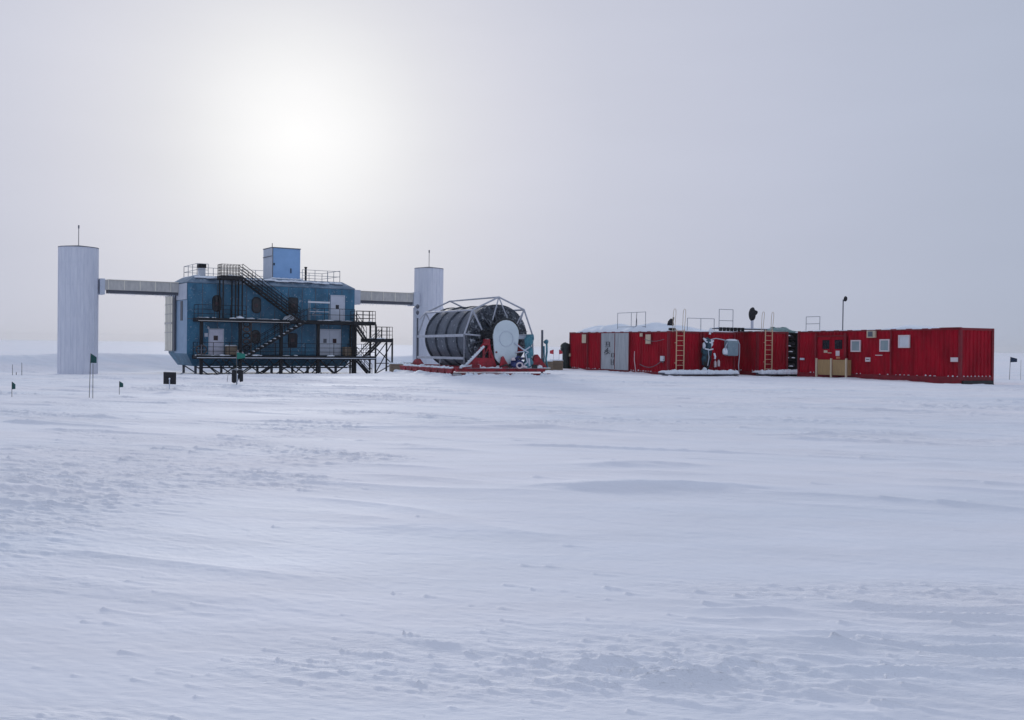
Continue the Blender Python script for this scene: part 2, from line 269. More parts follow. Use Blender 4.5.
def make_ground():
    th = np.concatenate([np.linspace(-180, -52, 34)[:-1], np.linspace(-52, -34, 80)[:-1], np.linspace(-34, 34, 1050), np.linspace(34, 52, 80)[1:], np.linspace(52, 180, 34)[1:-1]])
    th = np.radians(th); r = np.concatenate([np.geomspace(.35, 2.8, 40)[:-1], np.geomspace(2.8, 110, 1000), np.geomspace(110, 2600, 110)[1:]])
    RR, TT = np.meshgrid(r, th, indexing='ij'); X = RR*np.sin(TT); Y = RR*np.cos(TT)
    H = height(X, Y)
    rr = np.random.RandomState(11)
    # single sastrugi heads: steep to the wind, with a tail trailing off down wind
    for k in range(1400):
        z = rr.rand()
        if z < .5: cx, cy = rr.uniform(-2.6, 2.2), rr.uniform(4.1, 6.6)
        elif z < .7: a = rr.uniform(-.5, .5); q = 6*math.exp(rr.rand()*1.5); cx, cy = q*math.sin(a), q*math.cos(a)
        else: a = rr.uniform(-.52, .52); q = 14*math.exp(rr.rand()*1.3); cx, cy = q*math.sin(a), q*math.cos(a)
        if rr.rand() > .12+float(patch(np.array([cx]), np.array([cy]), np.array([cx*WC+cy*WS]), np.array([-cx*WS+cy*WC]), np.array([math.hypot(cx, cy)]))[0]): continue
        q = math.hypot(cx, cy); k_ = min(1.9, max(.55, q/9))
        A = rr.uniform(.004, .022)*k_**.7*(1.6 if rr.rand() < .08 else 1); wd = rr.uniform(.008, .026)*k_; tail = wd*rr.uniform(4, 14)
        i0, i1 = np.searchsorted(r, [max(.4, q-tail*3), q+tail*3])
        xs, ys = X[i0:i1]-cx, Y[i0:i1]-cy
        c, s_ = math.cos(WA+rr.uniform(-.15, .15)), math.sin(WA)
        S = xs*c + ys*s_; T = -xs*s_ + ys*c
        f = np.where(S < 0, np.exp(-(S/(wd*.8))**2), np.exp(-S/tail))
        H[i0:i1] += A*f*np.exp(-(T/(wd*(1+.25*np.clip(S/tail, 0, 2))))**2)
    nr, na = X.shape; vc = np.array([[0, 0, float(height(0., 0., False))]])
    co = np.vstack([np.stack([X, Y, H], -1).reshape(-1, 3), vc]).astype(np.float32)
    i, j = np.meshgrid(np.arange(nr-1), np.arange(na), indexing='ij'); j2 = (j+1) % na
    q = np.stack([i*na+j, i*na+j2, (i+1)*na+j2, (i+1)*na+j], -1).reshape(-1, 4)[:, ::-1]
    jj = np.arange(na); tri = np.stack([np.full(na, nr*na), (jj+1) % na, jj], -1)[:, ::-1]
    loops = np.concatenate([q.ravel(), tri.ravel()]).astype(np.int32)
    ls = np.concatenate([np.arange(len(q))*4, len(q)*4+np.arange(len(tri))*3]).astype(np.int32)
    me = bpy.data.meshes.new('snow_field')
    me.vertices.add(len(co)); me.vertices.foreach_set('co', co.ravel())
    me.loops.add(len(loops)); me.loops.foreach_set('vertex_index', loops)
    me.polygons.add(len(ls)); me.polygons.foreach_set('loop_start', ls)
    me.update(calc_edges=True); me.validate()
    me.polygons.foreach_set('use_smooth', np.ones(len(me.polygons), bool)); me.update()
    S_ = X*WC + Y*WS; T_ = -X*WS + Y*WC; PP = np.append(patch(X, Y, S_, T_, np.hypot(X, Y)).ravel(), .5).astype(np.float32)
    at = me.attributes.new('crust', 'FLOAT', 'POINT'); at.data.foreach_set('value', PP)
    me.materials.append(M['snow'])
    o = bpy.data.objects.new('snow_ground', me); COL.objects.link(o); o['kind'] = 'structure'
make_ground()

# ------------------------------------------------------------------ mesh helpers
class MB:
    def __init__(s, oz=0.): s.v = []; s.f = []; s.oz = oz; s.sm = False
    def add(s, vs, fs):
        b = len(s.v); s.v += [tuple(v) for v in vs]; s.f += [tuple(b+i for i in f) for f in fs]; return s
    def box(s, x0, x1, y0, y1, z0, z1):
        x0, x1 = sorted((x0, x1)); y0, y1 = sorted((y0, y1)); z0, z1 = sorted((z0, z1))
        return s.add([(x0, y0, z0), (x1, y0, z0), (x1, y1, z0), (x0, y1, z0), (x0, y0, z1), (x1, y0, z1), (x1, y1, z1), (x0, y1, z1)],
                     [(3, 2, 1, 0), (4, 5, 6, 7), (0, 1, 5, 4), (1, 2, 6, 5), (2, 3, 7, 6), (3, 0, 4, 7)])
    def bar(s, p, q, w, h=None):
        h = h or w; p = Vector(p); q = Vector(q); d = (q-p).normalized()
        up = Vector((0, 0, 1)) if abs(d.z) < .95 else Vector((0, 1, 0)); a = d.cross(up).normalized()*w/2; b = a.cross(d).normalized()*h/2
        vs = [p-a-b, p+a-b, p+a+b, p-a+b, q-a-b, q+a-b, q+a+b, q-a+b]
        return s.add(vs, [(0, 1, 2, 3), (7, 6, 5, 4), (1, 0, 4, 5), (2, 1, 5, 6), (3, 2, 6, 7), (0, 3, 7, 4)])
    def tube(s, pts, r, n=7, r2=None, caps=True):
        pts = [Vector(p) for p in pts]; m = len(pts); rings = []; prev = None
        for i, p in enumerate(pts):
            d = (pts[min(i+1, m-1)]-pts[max(i-1, 0)]).normalized()
            if prev is None: up = Vector((0, 0, 1)) if abs(d.z) < .9 else Vector((1, 0, 0)); a = d.cross(up).normalized()
            else: a = (prev - d*prev.dot(d)).normalized()
            prev = a; b = d.cross(a); rr = r if r2 is None else r+(r2-r)*i/(m-1)
            rings.append([p + (a*math.cos(2*math.pi*k/n)+b*math.sin(2*math.pi*k/n))*rr for k in range(n)])
        vs = [v for rg in rings for v in rg]; fs = []
        for i in range(m-1):
            for k in range(n): k2 = (k+1) % n; fs.append((i*n+k, i*n+k2, (i+1)*n+k2, (i+1)*n+k))
        if caps: fs += [tuple(reversed(range(n))), tuple((m-1)*n+k for k in range(n))]
        return s.add(vs, fs)
    def prism(s, poly, d):          # planar polygon (3D points) extruded by vector d
        n = len(poly); d = Vector(d); vs = [Vector(p) for p in poly] + [Vector(p)+d for p in poly]
        return s.add(vs, [tuple(reversed(range(n))), tuple(range(n, 2*n))] + [(k, (k+1) % n, n+(k+1) % n, n+k) for k in range(n)])
    def lathe(s, prof, cx, cy, n=24, phase=0):   # (r, z)
        vs = []; fs = []
        for r_, z in prof:
            vs += [(cx+r_*math.cos(2*math.pi*k/n+phase), cy+r_*math.sin(2*math.pi*k/n+phase), z) for k in range(n)]
        for i in range(len(prof)-1):
            for k in range(n): k2 = (k+1) % n; fs.append((i*n+k, i*n+k2, (i+1)*n+k2, (i+1)*n+k))
        fs += [tuple(reversed(range(n))), tuple((len(prof)-1)*n+k for k in range(n))]
        return s.add(vs, fs)
    def lump(s, c, rx, ry, rz, seed=0, amp=.25, n=10, m=7, flat=True):
        rr = random.Random(seed); ph = [rr.uniform(0, 6.28) for _ in range(6)]; vs = []; fs = []
        for i in range(m+1):
            la = math.pi*(i/m) - math.pi/2
            for k in range(n):
                lo = 2*math.pi*k/n; q = 1+amp*(math.sin(2*lo+ph[0]+la)*.5+math.sin(3*lo+ph[1])*math.cos(2*la+ph[2])*.5+rr.uniform(-.25, .25))
                z = math.sin(la)*q
                vs.append((c[0]+rx*q*math.cos(la)*math.cos(lo), c[1]+ry*q*math.cos(la)*math.sin(lo), c[2]+rz*(max(z, -.25) if flat else z)))
        for i in range(m):
            for k in range(n): k2 = (k+1) % n; fs.append((i*n+k, i*n+k2, (i+1)*n+k2, (i+1)*n+k))
        fs += [tuple(reversed(range(n))), tuple(m*n+k for k in range(n))]
        return s.add(vs, fs)
    def build(s, name, m, parent=None, smooth=False, bevel=0.):
        me = bpy.data.meshes.new(name); me.from_pydata([(a, b, c-s.oz) for a, b, c in s.v], [], s.f); me.update()
        bm = bmesh.new(); bm.from_mesh(me); bmesh.ops.recalc_face_normals(bm, faces=bm.faces); bm.to_mesh(me); bm.free()
        me.materials.append(M[m] if isinstance(m, str) else m)
        if smooth:
            for p in me.polygons: p.use_smooth = True
        o = bpy.data.objects.new(name, me); COL.objects.link(o)
        if bevel:
            b = o.modifiers.new('bevel', 'BEVEL'); b.width = bevel; b.segments = 2; b.limit_method = 'ANGLE'
        if parent: o.parent = parent
        return o
def tag(o, label, cat, group=None, kind=None):
    o['label'] = label; o['category'] = cat
    if group: o['group'] = group
    if kind: o['kind'] = kind
    return o
def thing(name, label, cat, loc, rz=0, group=None, rx=0, ry=0):
    o = bpy.data.objects.new(name, None); COL.objects.link(o); o.location = loc; o.rotation_euler = (rx, ry, rz); o.empty_display_size = .3
    return tag(o, label, cat, group)
rnd = random.Random(5)

# ------------------------------------------------------------------ laboratory building
ZB = -1.12
lab = thing('laboratory_building', 'dark blue two storey laboratory on stilts with black outside stairs, between two pale towers', 'building', (BO[0], BO[1], ZB), BANG)
LX = 14.4; HY = 3.15
def mb(): return MB(ZB)
def ring(z, i): return [(i, -HY+i, z), (LX-i, -HY+i, z), (LX-i, HY-i, z), (i, HY-i, z)]
b = mb(); rs = [ring(-.40, .62), ring(.6, 0), ring(6.32, 0)]
b.add([v for r_ in rs for v in r_], [(3, 2, 1, 0)] + [(i*4+k, i*4+(k+1) % 4, (i+1)*4+(k+1) % 4, (i+1)*4+k) for i in range(2) for k in range(4)] + [(8, 9, 10, 11)])
wall = b.build('wall', 'blue', lab)
b = mb(); rs = [ring(6.34, -.03), ring(6.42, -.03), ring(7.0, .85)]
b.add([v for r_ in rs for v in r_], [(3, 2, 1, 0)] + [(i*4+k, i*4+(k+1) % 4, (i+1)*4+(k+1) % 4, (i+1)*4+k) for i in range(2) for k in range(4)] + [(8, 9, 10, 11)])
roof = b.build('roof', 'roofgrey', lab)
# snow caught along the sloping roof edge
b = mb()
for k in range(26):
    x = 1.0+k*(LX-2.4)/25; b.lump((x, -HY+.45+rnd.uniform(-.12, .2), 6.78+rnd.uniform(-.04, .05)), .45, .3, .09+rnd.uniform(0, .06), k, .4)
for k in range(7): b.lump((1.15, -HY+1.3+k*.62, 6.98), .28, .4, .10, 60+k, .4)
sn = b.build('snow_crust', 'pack', roof, True); sn['kind'] = 'stuff'
# cladding seams on the facade
b = mb()
for k in range(1, 12): b.box(k*1.2-.02, k*1.2+.02, -HY-.018, -HY+.01, .62, 6.3)
b.box(0, LX, -HY-.022, -HY+.01, 3.40, 3.46)
b.build('cladding_seam', M['rim'], wall)
# end wall cladding (left gable)
b = mb(); b.box(-.03, -.004, -HY+.02, .92, .62, 4.95); b.build('end_cladding', 'paleblue', lab)
b = mb(); b.box(-.07, -.035, -HY+.03, 1.0, 5.0, 6.30); b.build('end_panel', 'palegrey', lab)
b = mb(); b.box(-.06, -.034, -1.85, -1.1, 3.3, 4.9); b.build('dark_vent', 'rim', lab)
lv = MB(ZB); lv.box(-.22, -.08, 1.0, 3.55, .80, 5.45); lvo = lv.build('louvre_housing', 'tan', lab)
b = mb()
for k in range(1, 5): b.box(-.25, -.222, 1.0+k*.5-.03, 1.0+k*.5+.03, .82, 5.43)
for z in (.8, 2.35, 3.1, 3.9, 4.7, 5.40): b.box(-.26, -.223, .98, 3.57, z-.03, z+.03)
b.box(-.27, -.223, .98, 3.57, 3.05, 3.2)
b.build('louvre_frame', 'bridge', lvo)
b = mb(); b.box(-.20, -.075, .30, .995, .8, 5.45); b.build('louvre_side', 'rim', lvo)
# rounded windows
def lozenge(x0, x1, z0, z1, r, y, d, n=5):
    pts = []
    for cx, cz, a0 in ((x1-r, z1-r, 0), (x0+r, z1-r, 90), (x0+r, z0+r, 180), (x1-r, z0+r, 270)):
        for k in range(n+1): a = R(a0+90*k/n); pts.append((cx+r*math.cos(a), y, cz+r*math.sin(a)))
    return pts
def round_window(x0, x1, z0, z1, r):
    b = mb(); b.prism(lozenge(x0-.07, x1+.07, z0-.07, z1+.07, r+.06, -HY-.06, 0), (0, .055, 0)); f = b.build('window', 'steel', lab)
    b = mb(); b.prism(lozenge(x0, x1, z0, z1, r, -HY-.075, 0), (0, .02, 0)); b.build('pane', 'glassdk', f)
    b = mb(); b.box(x0+.16, x1-.2, -HY-.09, -HY-.077, z0+.42, z0+.72); b.build('blind', 'maroon', f)
for q in ((2.04, 2.66, 4.12, 5.34, .3), (5.3, 5.94, 4.09, 5.3, .3), (8.45, 9.15, 4.2, 5.38, .06), (5.28, 5.88, 1.55, 2.56, .28), (8.46, 9.12, 1.25, 2.34, .1)): round_window(*q)
def lab_door(x0, x1, z0, z1, leaves, wins, m='lilac', label=None):
    b = mb(); b.box(x0-.07, x0, -HY-.08, -HY-.005, z0, z1+.07); b.box(x1, x1+.07, -HY-.08, -HY-.005, z0, z1+.07); b.box(x0, x1, -HY-.08, -HY-.005, z1, z1+.07)
    fr = b.build('door', 'palegrey', lab)
    if label: fr['label'] = label
    w = (x1-x0)/leaves
    for k in range(leaves):
        b = mb(); b.box(x0+k*w+.012, x0+(k+1)*w-.012, -HY-.05, -HY-.005, z0+.02, z1-.015); b.build('leaf', m, fr)
        b = mb(); b.tube([(x0+(k+1)*w-.14, -HY-.055, z0+1.0), (x0+(k+1)*w-.14, -HY-.11, z0+1.0), (x0+(k+1)*w-.26, -HY-.11, z0+1.0)], .018); b.build('handle', 'steel', fr)
    for (a, c, d, e, mm) in wins:
        b = mb(); b.box(a, c, -HY-.062, -HY-.052, d, e); b.build('pane', mm, fr)
    return fr
lab_door(1.76, 2.86, .54, 2.60, 1, [(2.10, 2.45, 1.72, 2.10, 'maroon')], label='frosted white single door with a small dark window')
lab_door(11.16, 13.05, .54, 2.75, 2, [(11.52, 11.82, 1.62, 1.98, 'greydk'), (12.38, 12.72, 1.62, 2.0, 'glassdk')], 'palegrey', 'pale grey double door with two small square windows')
lab_door(12.22, 13.40, 3.58, 5.72, 1, [(12.62, 12.92, 4.62, 4.95, 'glassdk')], 'palegrey', 'pale grey upper door with one small square window')
b = mb(); b.box(1.36, 1.62, -HY-.12, -HY-.004, 2.0, 2.3); b.build('junction_box', 'palegrey', lab)
b = mb(); b.lump((1.65, -HY-.1, 2.75), .09, .09, .11, 3, .1, flat=False); b.build('wall_lamp', 'palegrey', lab)
# roof parapet railing
def railing(b, pts, h, nposts_each=1.4, levels=(1., .5), r=.025):
    for p, q in zip(pts[:-1], pts[1:]):
        p = Vector(p); q = Vector(q); n = max(1, round((q-p).length/nposts_each))
        for k in range(n+1):
            a = p.lerp(q, k/n); b.tube([a, a+Vector((0, 0, h))], r, 6)
        for lv_ in levels: b.tube([p+Vector((0, 0, h*lv_)), q+Vector((0, 0, h*lv_))], r*.9, 6)
b = mb(); i_ = 1.0
railing(b, [(LX-i_, -HY+i_, 6.98), (9.95, -HY+i_, 6.98)], .95, 1.1); railing(b, [(1.9, -HY+i_, 6.98), (i_, -HY+i_, 6.98), (i_, HY-i_, 6.98), (LX-i_, HY-i_, 6.98), (LX-i_, -HY+i_, 6.98)], 1.0, 1.3)
b.build('roof_railing', 'grey', roof)
b = mb(); b.box(1.25, 1.75, -1.9, -1.4, 6.99, 7.65); rv = b.build('roof_vent', 'white', roof)
b = mb(); b.box(1.2, 1.8, -1.95, -1.35, 7.66, 7.98); b.build('vent_cap', 'steel', rv)
b = mb(); b.tube([(10.35, -1.9, 6.99), (10.35, -1.9, 8.1)], .09, 10); b.tube([(10.35, -1.9, 8.1), (10.35, -1.9, 8.2)], .13, 10); b.build('roof_pipe', 'steel', roof)
# penthouse
ph = MB(ZB); ph.box(7.40, 9.88, -1.8, .5, 6.99, 9.68); pho = ph.build('penthouse', 'boxblue', lab)
b = mb(); b.box(7.355, 7.395, -1.82, .5, 6.99, 9.68); b.build('side_cladding', 'palegrey', pho)
b = mb(); b.box(7.33, 9.93, -1.85, .55, 9.69, 9.76); b.box(7.32, 7.35, -1.84, .5, 8.95, 9.02); b.box(7.40, 7.46, -1.83, -1.803, 7, 9.68); b.build('parapet', 'greydk', pho)
b = mb(); b.tube([(7.45, -1.6, 9.76), (7.45, -1.6, 10.1)], .03, 6); b.build('rod', 'steel', pho)
b = mb(); b.box(7.5, 7.6, -1.86, -1.805, 8.2, 8.4); b.build('wall_box', 'steel', pho)
b = mb(); b.box(9.0, 9.08, -1.86, -1.805, 7.6, 8.0); b.build('wall_box', 'steel', pho)
b = mb()
for k in range(7): b.lump((7.5+k*.38, -2.0, 7.04), .3, .2, .1, 90+k)
o = b.build('snow_crust', 'pack', pho, True); o['kind'] = 'stuff'
# collar at the right end, where the second bridge leaves the building
b = mb(); b.box(LX+.005, LX+1.5, -.95, .95, 5.15, 6.46); b.build('bridge_collar', 'palegrey', lab)

# decks ---------------------------------------------------------------
def deck(name, x0, x1, y0, y1, z, snowy=.5):
    b = mb(); b.box(x0, x1, y0+.065, y1-.065, z-.09, z); o = b.build(name, 'steel', lab)
    b = mb(); b.box(x0, x1, y0, y0+.06, z-.30, z+.02); b.box(x0, x1, y1-.06, y1, z-.30, z+.02)
    for k in range(int((x1-x0)/.8)+1): x = x0+k*.8; b.box(x, x+.05, y0+.065, y1-.065, z-.24, z-.094)
    b.build('joist_frame', 'steel', o)
    b = mb(); x = x0+.3
    while x < x1-.4:
        if rnd.random() < snowy: b.lump((x, y0+rnd.uniform(.03, .25), z+.01), rnd.uniform(.15, .45), .12, rnd.uniform(.03, .08), int(x*100), .4)
        x += rnd.uniform(.2, .5)
    s = b.build('snow_crust', 'pack', o, True); s['kind'] = 'stuff'
    return o
low = deck('lower_deck', .4, 15.85, -4.6, -HY-.02, .50, .6)
b = mb(); b.box(.41, 15.8, -4.625, -4.603, .30, .345); b.build('edge_frost', 'pack', low)
midd = deck('middle_deck', .45, 4.4, -4.6, -HY-.02, 3.5, .4)
d2 = deck('middle_deck', 4.42, 9.58, -3.72, -HY-.02, 3.5, .6)
d3 = deck('middle_deck', 9.6, 13.9, -4.6, -HY-.02, 3.5, .5)
b = mb(); b.bar((4.4, -4.57, 3.36), (9.6, -4.57, 3.36), .08, .2); b.build('edge_beam', 'steel', d2)
b = mb(); b.box(.5, 8.0, -4.64, -4.612, 3.255, 3.30); b.build('edge_frost', 'bridge', midd)
b = mb(); b.lump((3.9, -4.3, 3.52), .42, .25, .20, 5, .25); b.lump((8.4, -3.5, 3.52), .75, .2, .34, 6, .25); b.lump((5, -3.5, 3.52), .4, .2, .1, 8, .25)
o = b.build('snow_heap', 'pack', midd, True); o['kind'] = 'stuff'
def rail_part(parent, pts, h=1.05, sp=1.3, lv=(1, .66, .33), m='steel', r=.024):
    b = mb(); railing(b, pts, h, sp, lv, r); return b.build('railing', m, parent)
rail_part(low, [(.45, -3.3, .5), (.45, -4.52, .5), (15.8, -4.52, .5), (15.8, -3.3, .5)])
rail_part(midd, [(.5, -3.3, 3.5), (.5, -4.52, 3.5), (4.35, -4.52, 3.5)])
rail_part(d3, [(9.7, -4.52, 3.5), (13.85, -4.52, 3.5)], lv=(1, .5))
for x in (.83, 3.96, 7.39, 10.62, 13.85):
    b = mb(); b.box(x-.12, x+.12, -4.42, -4.18, ZB-.3, 3.26 if x != 7.39 else 3.3); b.build('column', 'steel', lab)
for x in (1.0, 7.39, 13.2):
    for y in (-1.9, 2.0):
        b = mb(); b.box(x-.09, x+.09, y-.09, y+.09, ZB-.3, -.39); b.build('stilt', 'greydk', lab)
for x in (4.2, 10.6):
    for y in (-1.9, 2.0):
        b = mb(); b.box(x-.09, x+.09, y-.09, y+.09, ZB-.3, -.39); b.build('stilt', 'greydk', lab)
for (x0, x1, y, m_) in ((1.0, 2.2, -1.9, 'greydk'), (3.0, 4.2, -1.9, 'greydk'), (5.6, 4.4, -1.9, 'greydk'), (7.2, 6.0, -1.9, 'greydk'), (8.8, 7.6, -1.9, 'greydk'), (9.4, 10.6, -1.9, 'greydk'), (11.6, 10.8, -1.9, 'greydk'), (12.2, 13.2, -1.9, 'greydk')):
    for y in (-1.9, 2.0):
        b = mb(); b.bar((x0, y, -.42), (x1, y, ZB-.1), .09); b.build('brace', m_, lab)
for (xa, za, xb, zb) in ((.9, .1, 2.3, -1.15), (3.9, -1.1, 2.5, .15), (4.1, .1, 6.0, -1.15), (7.3, .1, 5.6, -1.15), (7.5, .15, 9, -1.15), (10.5, .1, 9.3, -1.1), (10.8, .15, 12.4, -1.15), (13.8, .15, 12.0, -1.1), (14.0, .15, 15.6, -1.15)):
    b = mb(); b.bar((xa, -4.3, za), (xb, -4.3, zb), .09); b.build('brace', 'steel', lab)
b = mb(); x = .9
while x < 13.2:
    b.bar((x, -4.3, .16), (x+.55, -4.3, -.45), .055); b.bar((x+.55, -4.3, -.45), (x+1.1, -4.3, .16), .055); x += 1.1
b.bar((.9, -4.3, -.45), (13.7, -4.3, -.45), .07); b.bar((.9, -3.3, -.5), (13.7, -3.3, -.5), .10); b.build('deck_truss', 'steel', low)
# stairs --------------------------------------------------------------
def staircase(x0, z0, x1, z1, y0, y1, h=1.0, levels=(1, .7, .4), m='steel', snow=False, posts=.9, thick=.16):
    b = mb()
    for y in (y0, y1): b.bar((x0, y, z0-.08), (x1, y, z1-.08), .05, thick)
    o = b.build('staircase', m, lab)
    n = max(3, int(abs(z1-z0)/.2))
    for k in range(n):
        t = (k+.5)/n; x = x0+(x1-x0)*t; z = z0+(z1-z0)*t
        b = mb(); b.box(x-.13, x+.13, y0+.03, y1-.03, z-.03, z); st = b.build('step', m, o)
        if snow:
            b = mb(); b.lump((x, y0+.25, z+.005), .12, .3, .07, k, .3); s = b.build('snow_crust', 'pack', o, True); s['kind'] = 'stuff'
    L_ = math.hypot(x1-x0, z1-z0); npst = max(2, int(L_/posts))
    for y in (y0, y1):
        b = mb()
        for k in range(npst+1):
            t = k/npst; b.tube([(x0+(x1-x0)*t, y, z0+(z1-z0)*t), (x0+(x1-x0)*t, y, z0+(z1-z0)*t+h)], .024, 6)
        for l in levels: b.tube([(x0, y, z0+h*l), (x1, y, z1+h*l)], .026, 6)
        b.build('handrail', m, o)
    return o
staircase(4.05, 6.95, 8.95, 3.55, -4.5, -3.35, 1.0, (1, .75, .5, .25))
staircase(9.55, 3.5, 4.5, .52, -4.55, -3.78, .95, (1, .5), snow=True)
ld = deck('top_landing', 2.3, 4.08, -4.55, -3.3, 6.95, .3)
b = mb(); railing(b, [(4.05, -3.35, 6.95), (2.35, -3.35, 6.95), (2.35, -4.5, 6.95), (4.05, -4.5, 6.95)], .92, .26, (1, .75, .5, .25), .022); b.build('railing', 'steel', ld)
for x in (2.5, 3.5, 4.05):
    for y in (-4.45, -3.4):
        b = mb(); b.box(x-.05, x+.05, y-.05, y+.05, 3.5, 6.64); b.build('post', 'steel', ld)
b = mb(); b.box(3.3, 4.0, -3.3, -2.2, 6.72, 6.98); b.build('gangway', 'palegrey', ld)
# stair tower at the right end
t1 = deck('tower_landing', 13.95, 15.85, -4.55, -3.2, 3.5, .3); rail_part(t1, [(14.0, -4.5, 3.5), (15.8, -4.5, 3.5), (15.8, -3.25, 3.5), (14.0, -3.25, 3.5)], .95, .55)
t2 = deck('tower_landing', 15.0, 17.5, -4.55, -3.2, 2.05, .3); rail_part(t2, [(15.95, -4.5, 2.05), (17.45, -4.5, 2.05), (17.45, -3.25, 2.05), (15.95, -3.25, 2.05)], 1.05, .6)
staircase(14.05, 3.3, 15.0, 2.05, -4.45, -3.85, .95, (1, .5))
staircase(16.7, 1.95, 15.2, .5, -3.9, -3.3, .95, (1, .5))
staircase(14.1, .42, 15.55, -1.1, -4.45, -3.8, .9, (1, .5), snow=True)
for x in (13.98, 15.85, 17.45):
    for y in (-4.5, -3.3):
        b = mb(); b.box(x-.06, x+.06, y-.06, y+.06, ZB-.3, {13.98: 3.3, 15.85: 3.3, 17.45: 2.1}[x]); b.build('column', 'steel', lab)
for (xa, za, xb, zb) in ((17.4, 1.7, 15.9, -.9), (15.9, 1.2, 17.4, -.1), (17.4, -.2, 15.9, -1.0), (15.3, 1.9, 14.0, .5), (17.0, 1.9, 15.9, .5), (15.9, -.1, 17.4, -.1)):
    b = mb(); b.bar((xa, -4.5, za), (xb, -4.5, zb), .07); b.build('brace', 'steel', lab)

# ------------------------------------------------------------------ towers, bridges
def lw(x, y, z): return (BO[0]+BC*x-BS*y, BO[1]+BS*x+BC*y, z)
def tower(cx, r, top, label, lower=None, ph=0):
    x, y, _ = lw(cx, 0, 0); g = gz(x, y)-.1
    t = thing('cable_tower', label, 'tower', (x, y, g), BANG, 'pale cable towers at either end of the laboratory')
    b = MB(g); n = 20
    prof = [(r if not lower else lower, g-.3)]
    if lower: prof += [(lower, 5.15), (r, 5.2)]
    prof += [(r, top)]
    b.lathe(prof, 0, 0, n, .1); sh = b.build('shell', 'tower', t)
    b = MB(g)
    for k in range(n):
        a = 2*math.pi*k/n+.1; q = (lower or r)+.004
        b.tube([(q*math.cos(a), q*math.sin(a), g), (q*math.cos(a), q*math.sin(a), 5.1 if lower else top-.02)], .018, 5)
        if lower: b.tube([((r+.004)*math.cos(a), (r+.004)*math.sin(a), 5.25), ((r+.004)*math.cos(a), (r+.004)*math.sin(a), top-.02)], .018, 5)
    b.build('rib', 'tower', sh)
    for zz in (1.1, 3.4, 5.9, 7.6):
        zz += g*0; qq = (lower if lower and zz < 5 else r)+.012; b = MB(g); b.lathe([(qq-.02, zz), (qq+.006, zz+.005), (qq+.006, zz+.055), (qq-.02, zz+.06)], 0, 0, n, .1); b.build('panel_seam', 'tower', sh)
    b = MB(g); b.lathe([(r+.03, top), (r+.03, top+.05), (.1, top+.22)], 0, 0, n, .1); b.build('cap', 'greydk', t)
    b = MB(g); b.tube([(0, 0, top+.2), (0, 0, top+1.75)], .028, 6); b.tube([(0, 0, top+1.55), (0, 0, top+1.8)], .06, 6); b.build('antenna', 'greydk', t)
    return t
tw1 = tower(-7.66, 1.46, 8.85, 'left pale grey round tower standing alone at the far left of the laboratory')
tw2 = tower(23.3, 1.36, 8.80, 'right pale grey round tower behind the dark hose reel', 1.43)
def bridge(x0, x1, z0, z1, label, capL, capR):
    o0 = lw(x0, 0, z0); t = thing('cable_bridge', label, 'bridge', o0, BANG, 'cable bridges joining the laboratory to its towers')
    Lb = x1-x0; b = MB(); b.box(-.25 if capL else 0, Lb, -.55, .55, .28, z1-z0); bd = b.build('enclosure', 'bridge', t)
    b = MB()
    for k in range(int(Lb/1.2)+1): b.box(k*1.2+.02, k*1.2+.06, -.575, -.553, .3, z1-z0)
    b.box(0, Lb, -.6, .6, z1-z0+.003, z1-z0+.05); b.build('panel_seam', 'tan', bd)
    b = MB(); b.box(.01, Lb-.01, -.42, .42, 0.02, .277); b.build('girder', 'rim', t)
    b = MB(); k = .1
    while k < Lb-.1: b.tube([(k, -.43, .04), (k, -.43, -.06-rnd.random()*.14)], .04, 5, .004); k += rnd.uniform(.12, .3)
    ic = b.build('icicle', 'palegrey', t); ic['kind'] = 'stuff'
    if capL: b = MB(); b.box(-.62, -.25, -.72, .72, -.10, z1-z0+.08); b.build('tower_collar', 'palegrey', t)
    if capR: b = MB(); b.box(Lb+.005, Lb+.6, -.7, .7, -.05, z1-z0+.1); b.build('tower_collar', 'palegrey', t)
bridge(-5.55, -.08, 5.35, 6.42, 'left weathered grey cable bridge from the lone left tower to the blue gable', True, False)
bridge(LX+1.51, 21.4, 5.28, 6.38, 'right weathered grey cable bridge from the laboratory to the tower behind the hose reel', False, True)

# things on the laboratory decks
def on_lab(name, label, cat, x, y, z): return thing(name, label, cat, lw(x, y, z), BANG)
t = on_lab('scaffold_frame', 'white tube frame standing on the upper deck beside the upper door', 'frame', 9.75, -4.3, 3.52)
b = MB()
for x in (0, .12, 1.85): b.tube([(x, 0, 0), (x, 0, 1.75)], .035, 6)
b.build('upright', 'grey', t)
b = MB(); b.box(-.05, 1.9, -.04, .04, 1.48, 1.62); b.tube([(0, 0, .75), (1.85, 0, .75)], .03, 6); b.build('crossbar', 'white', t)
b = MB(); b.tube([(.3, -.02, .5), (.9, -.02, .95), (.4, -.02, .98)], .035, 6); b.tube([(.3, -.02, .45), (1.2, -.02, .48)], .03, 6); b.build('cable', 'grey', t)
t = on_lab('equipment_rack', 'brown rusty equipment rack hung with cable coils between the lower and upper deck', 'rack', 4.45, -4.3, .52)
b = MB()
for x in (-.4, .4): b.box(x-.04, x+.04, -.04, .04, 0, 2.75)
for z in (.3, .8, 1.3, 1.8, 2.3, 2.7): b.box(-.36, .36, -.03, .03, z, z+.05)
b.build('frame', 'rust', t)
for k, z in enumerate((.62, 1.12, 1.62, 2.12, 2.55)):
    b = MB(); pts = [(.27*math.cos(a), -.08, z+.2*math.sin(a)) for a in [i*math.pi/6 for i in range(13)]]; b.tube(pts, .06, 6, caps=False); b.build('coil', 'rust' if k % 2 else 'steel', t)
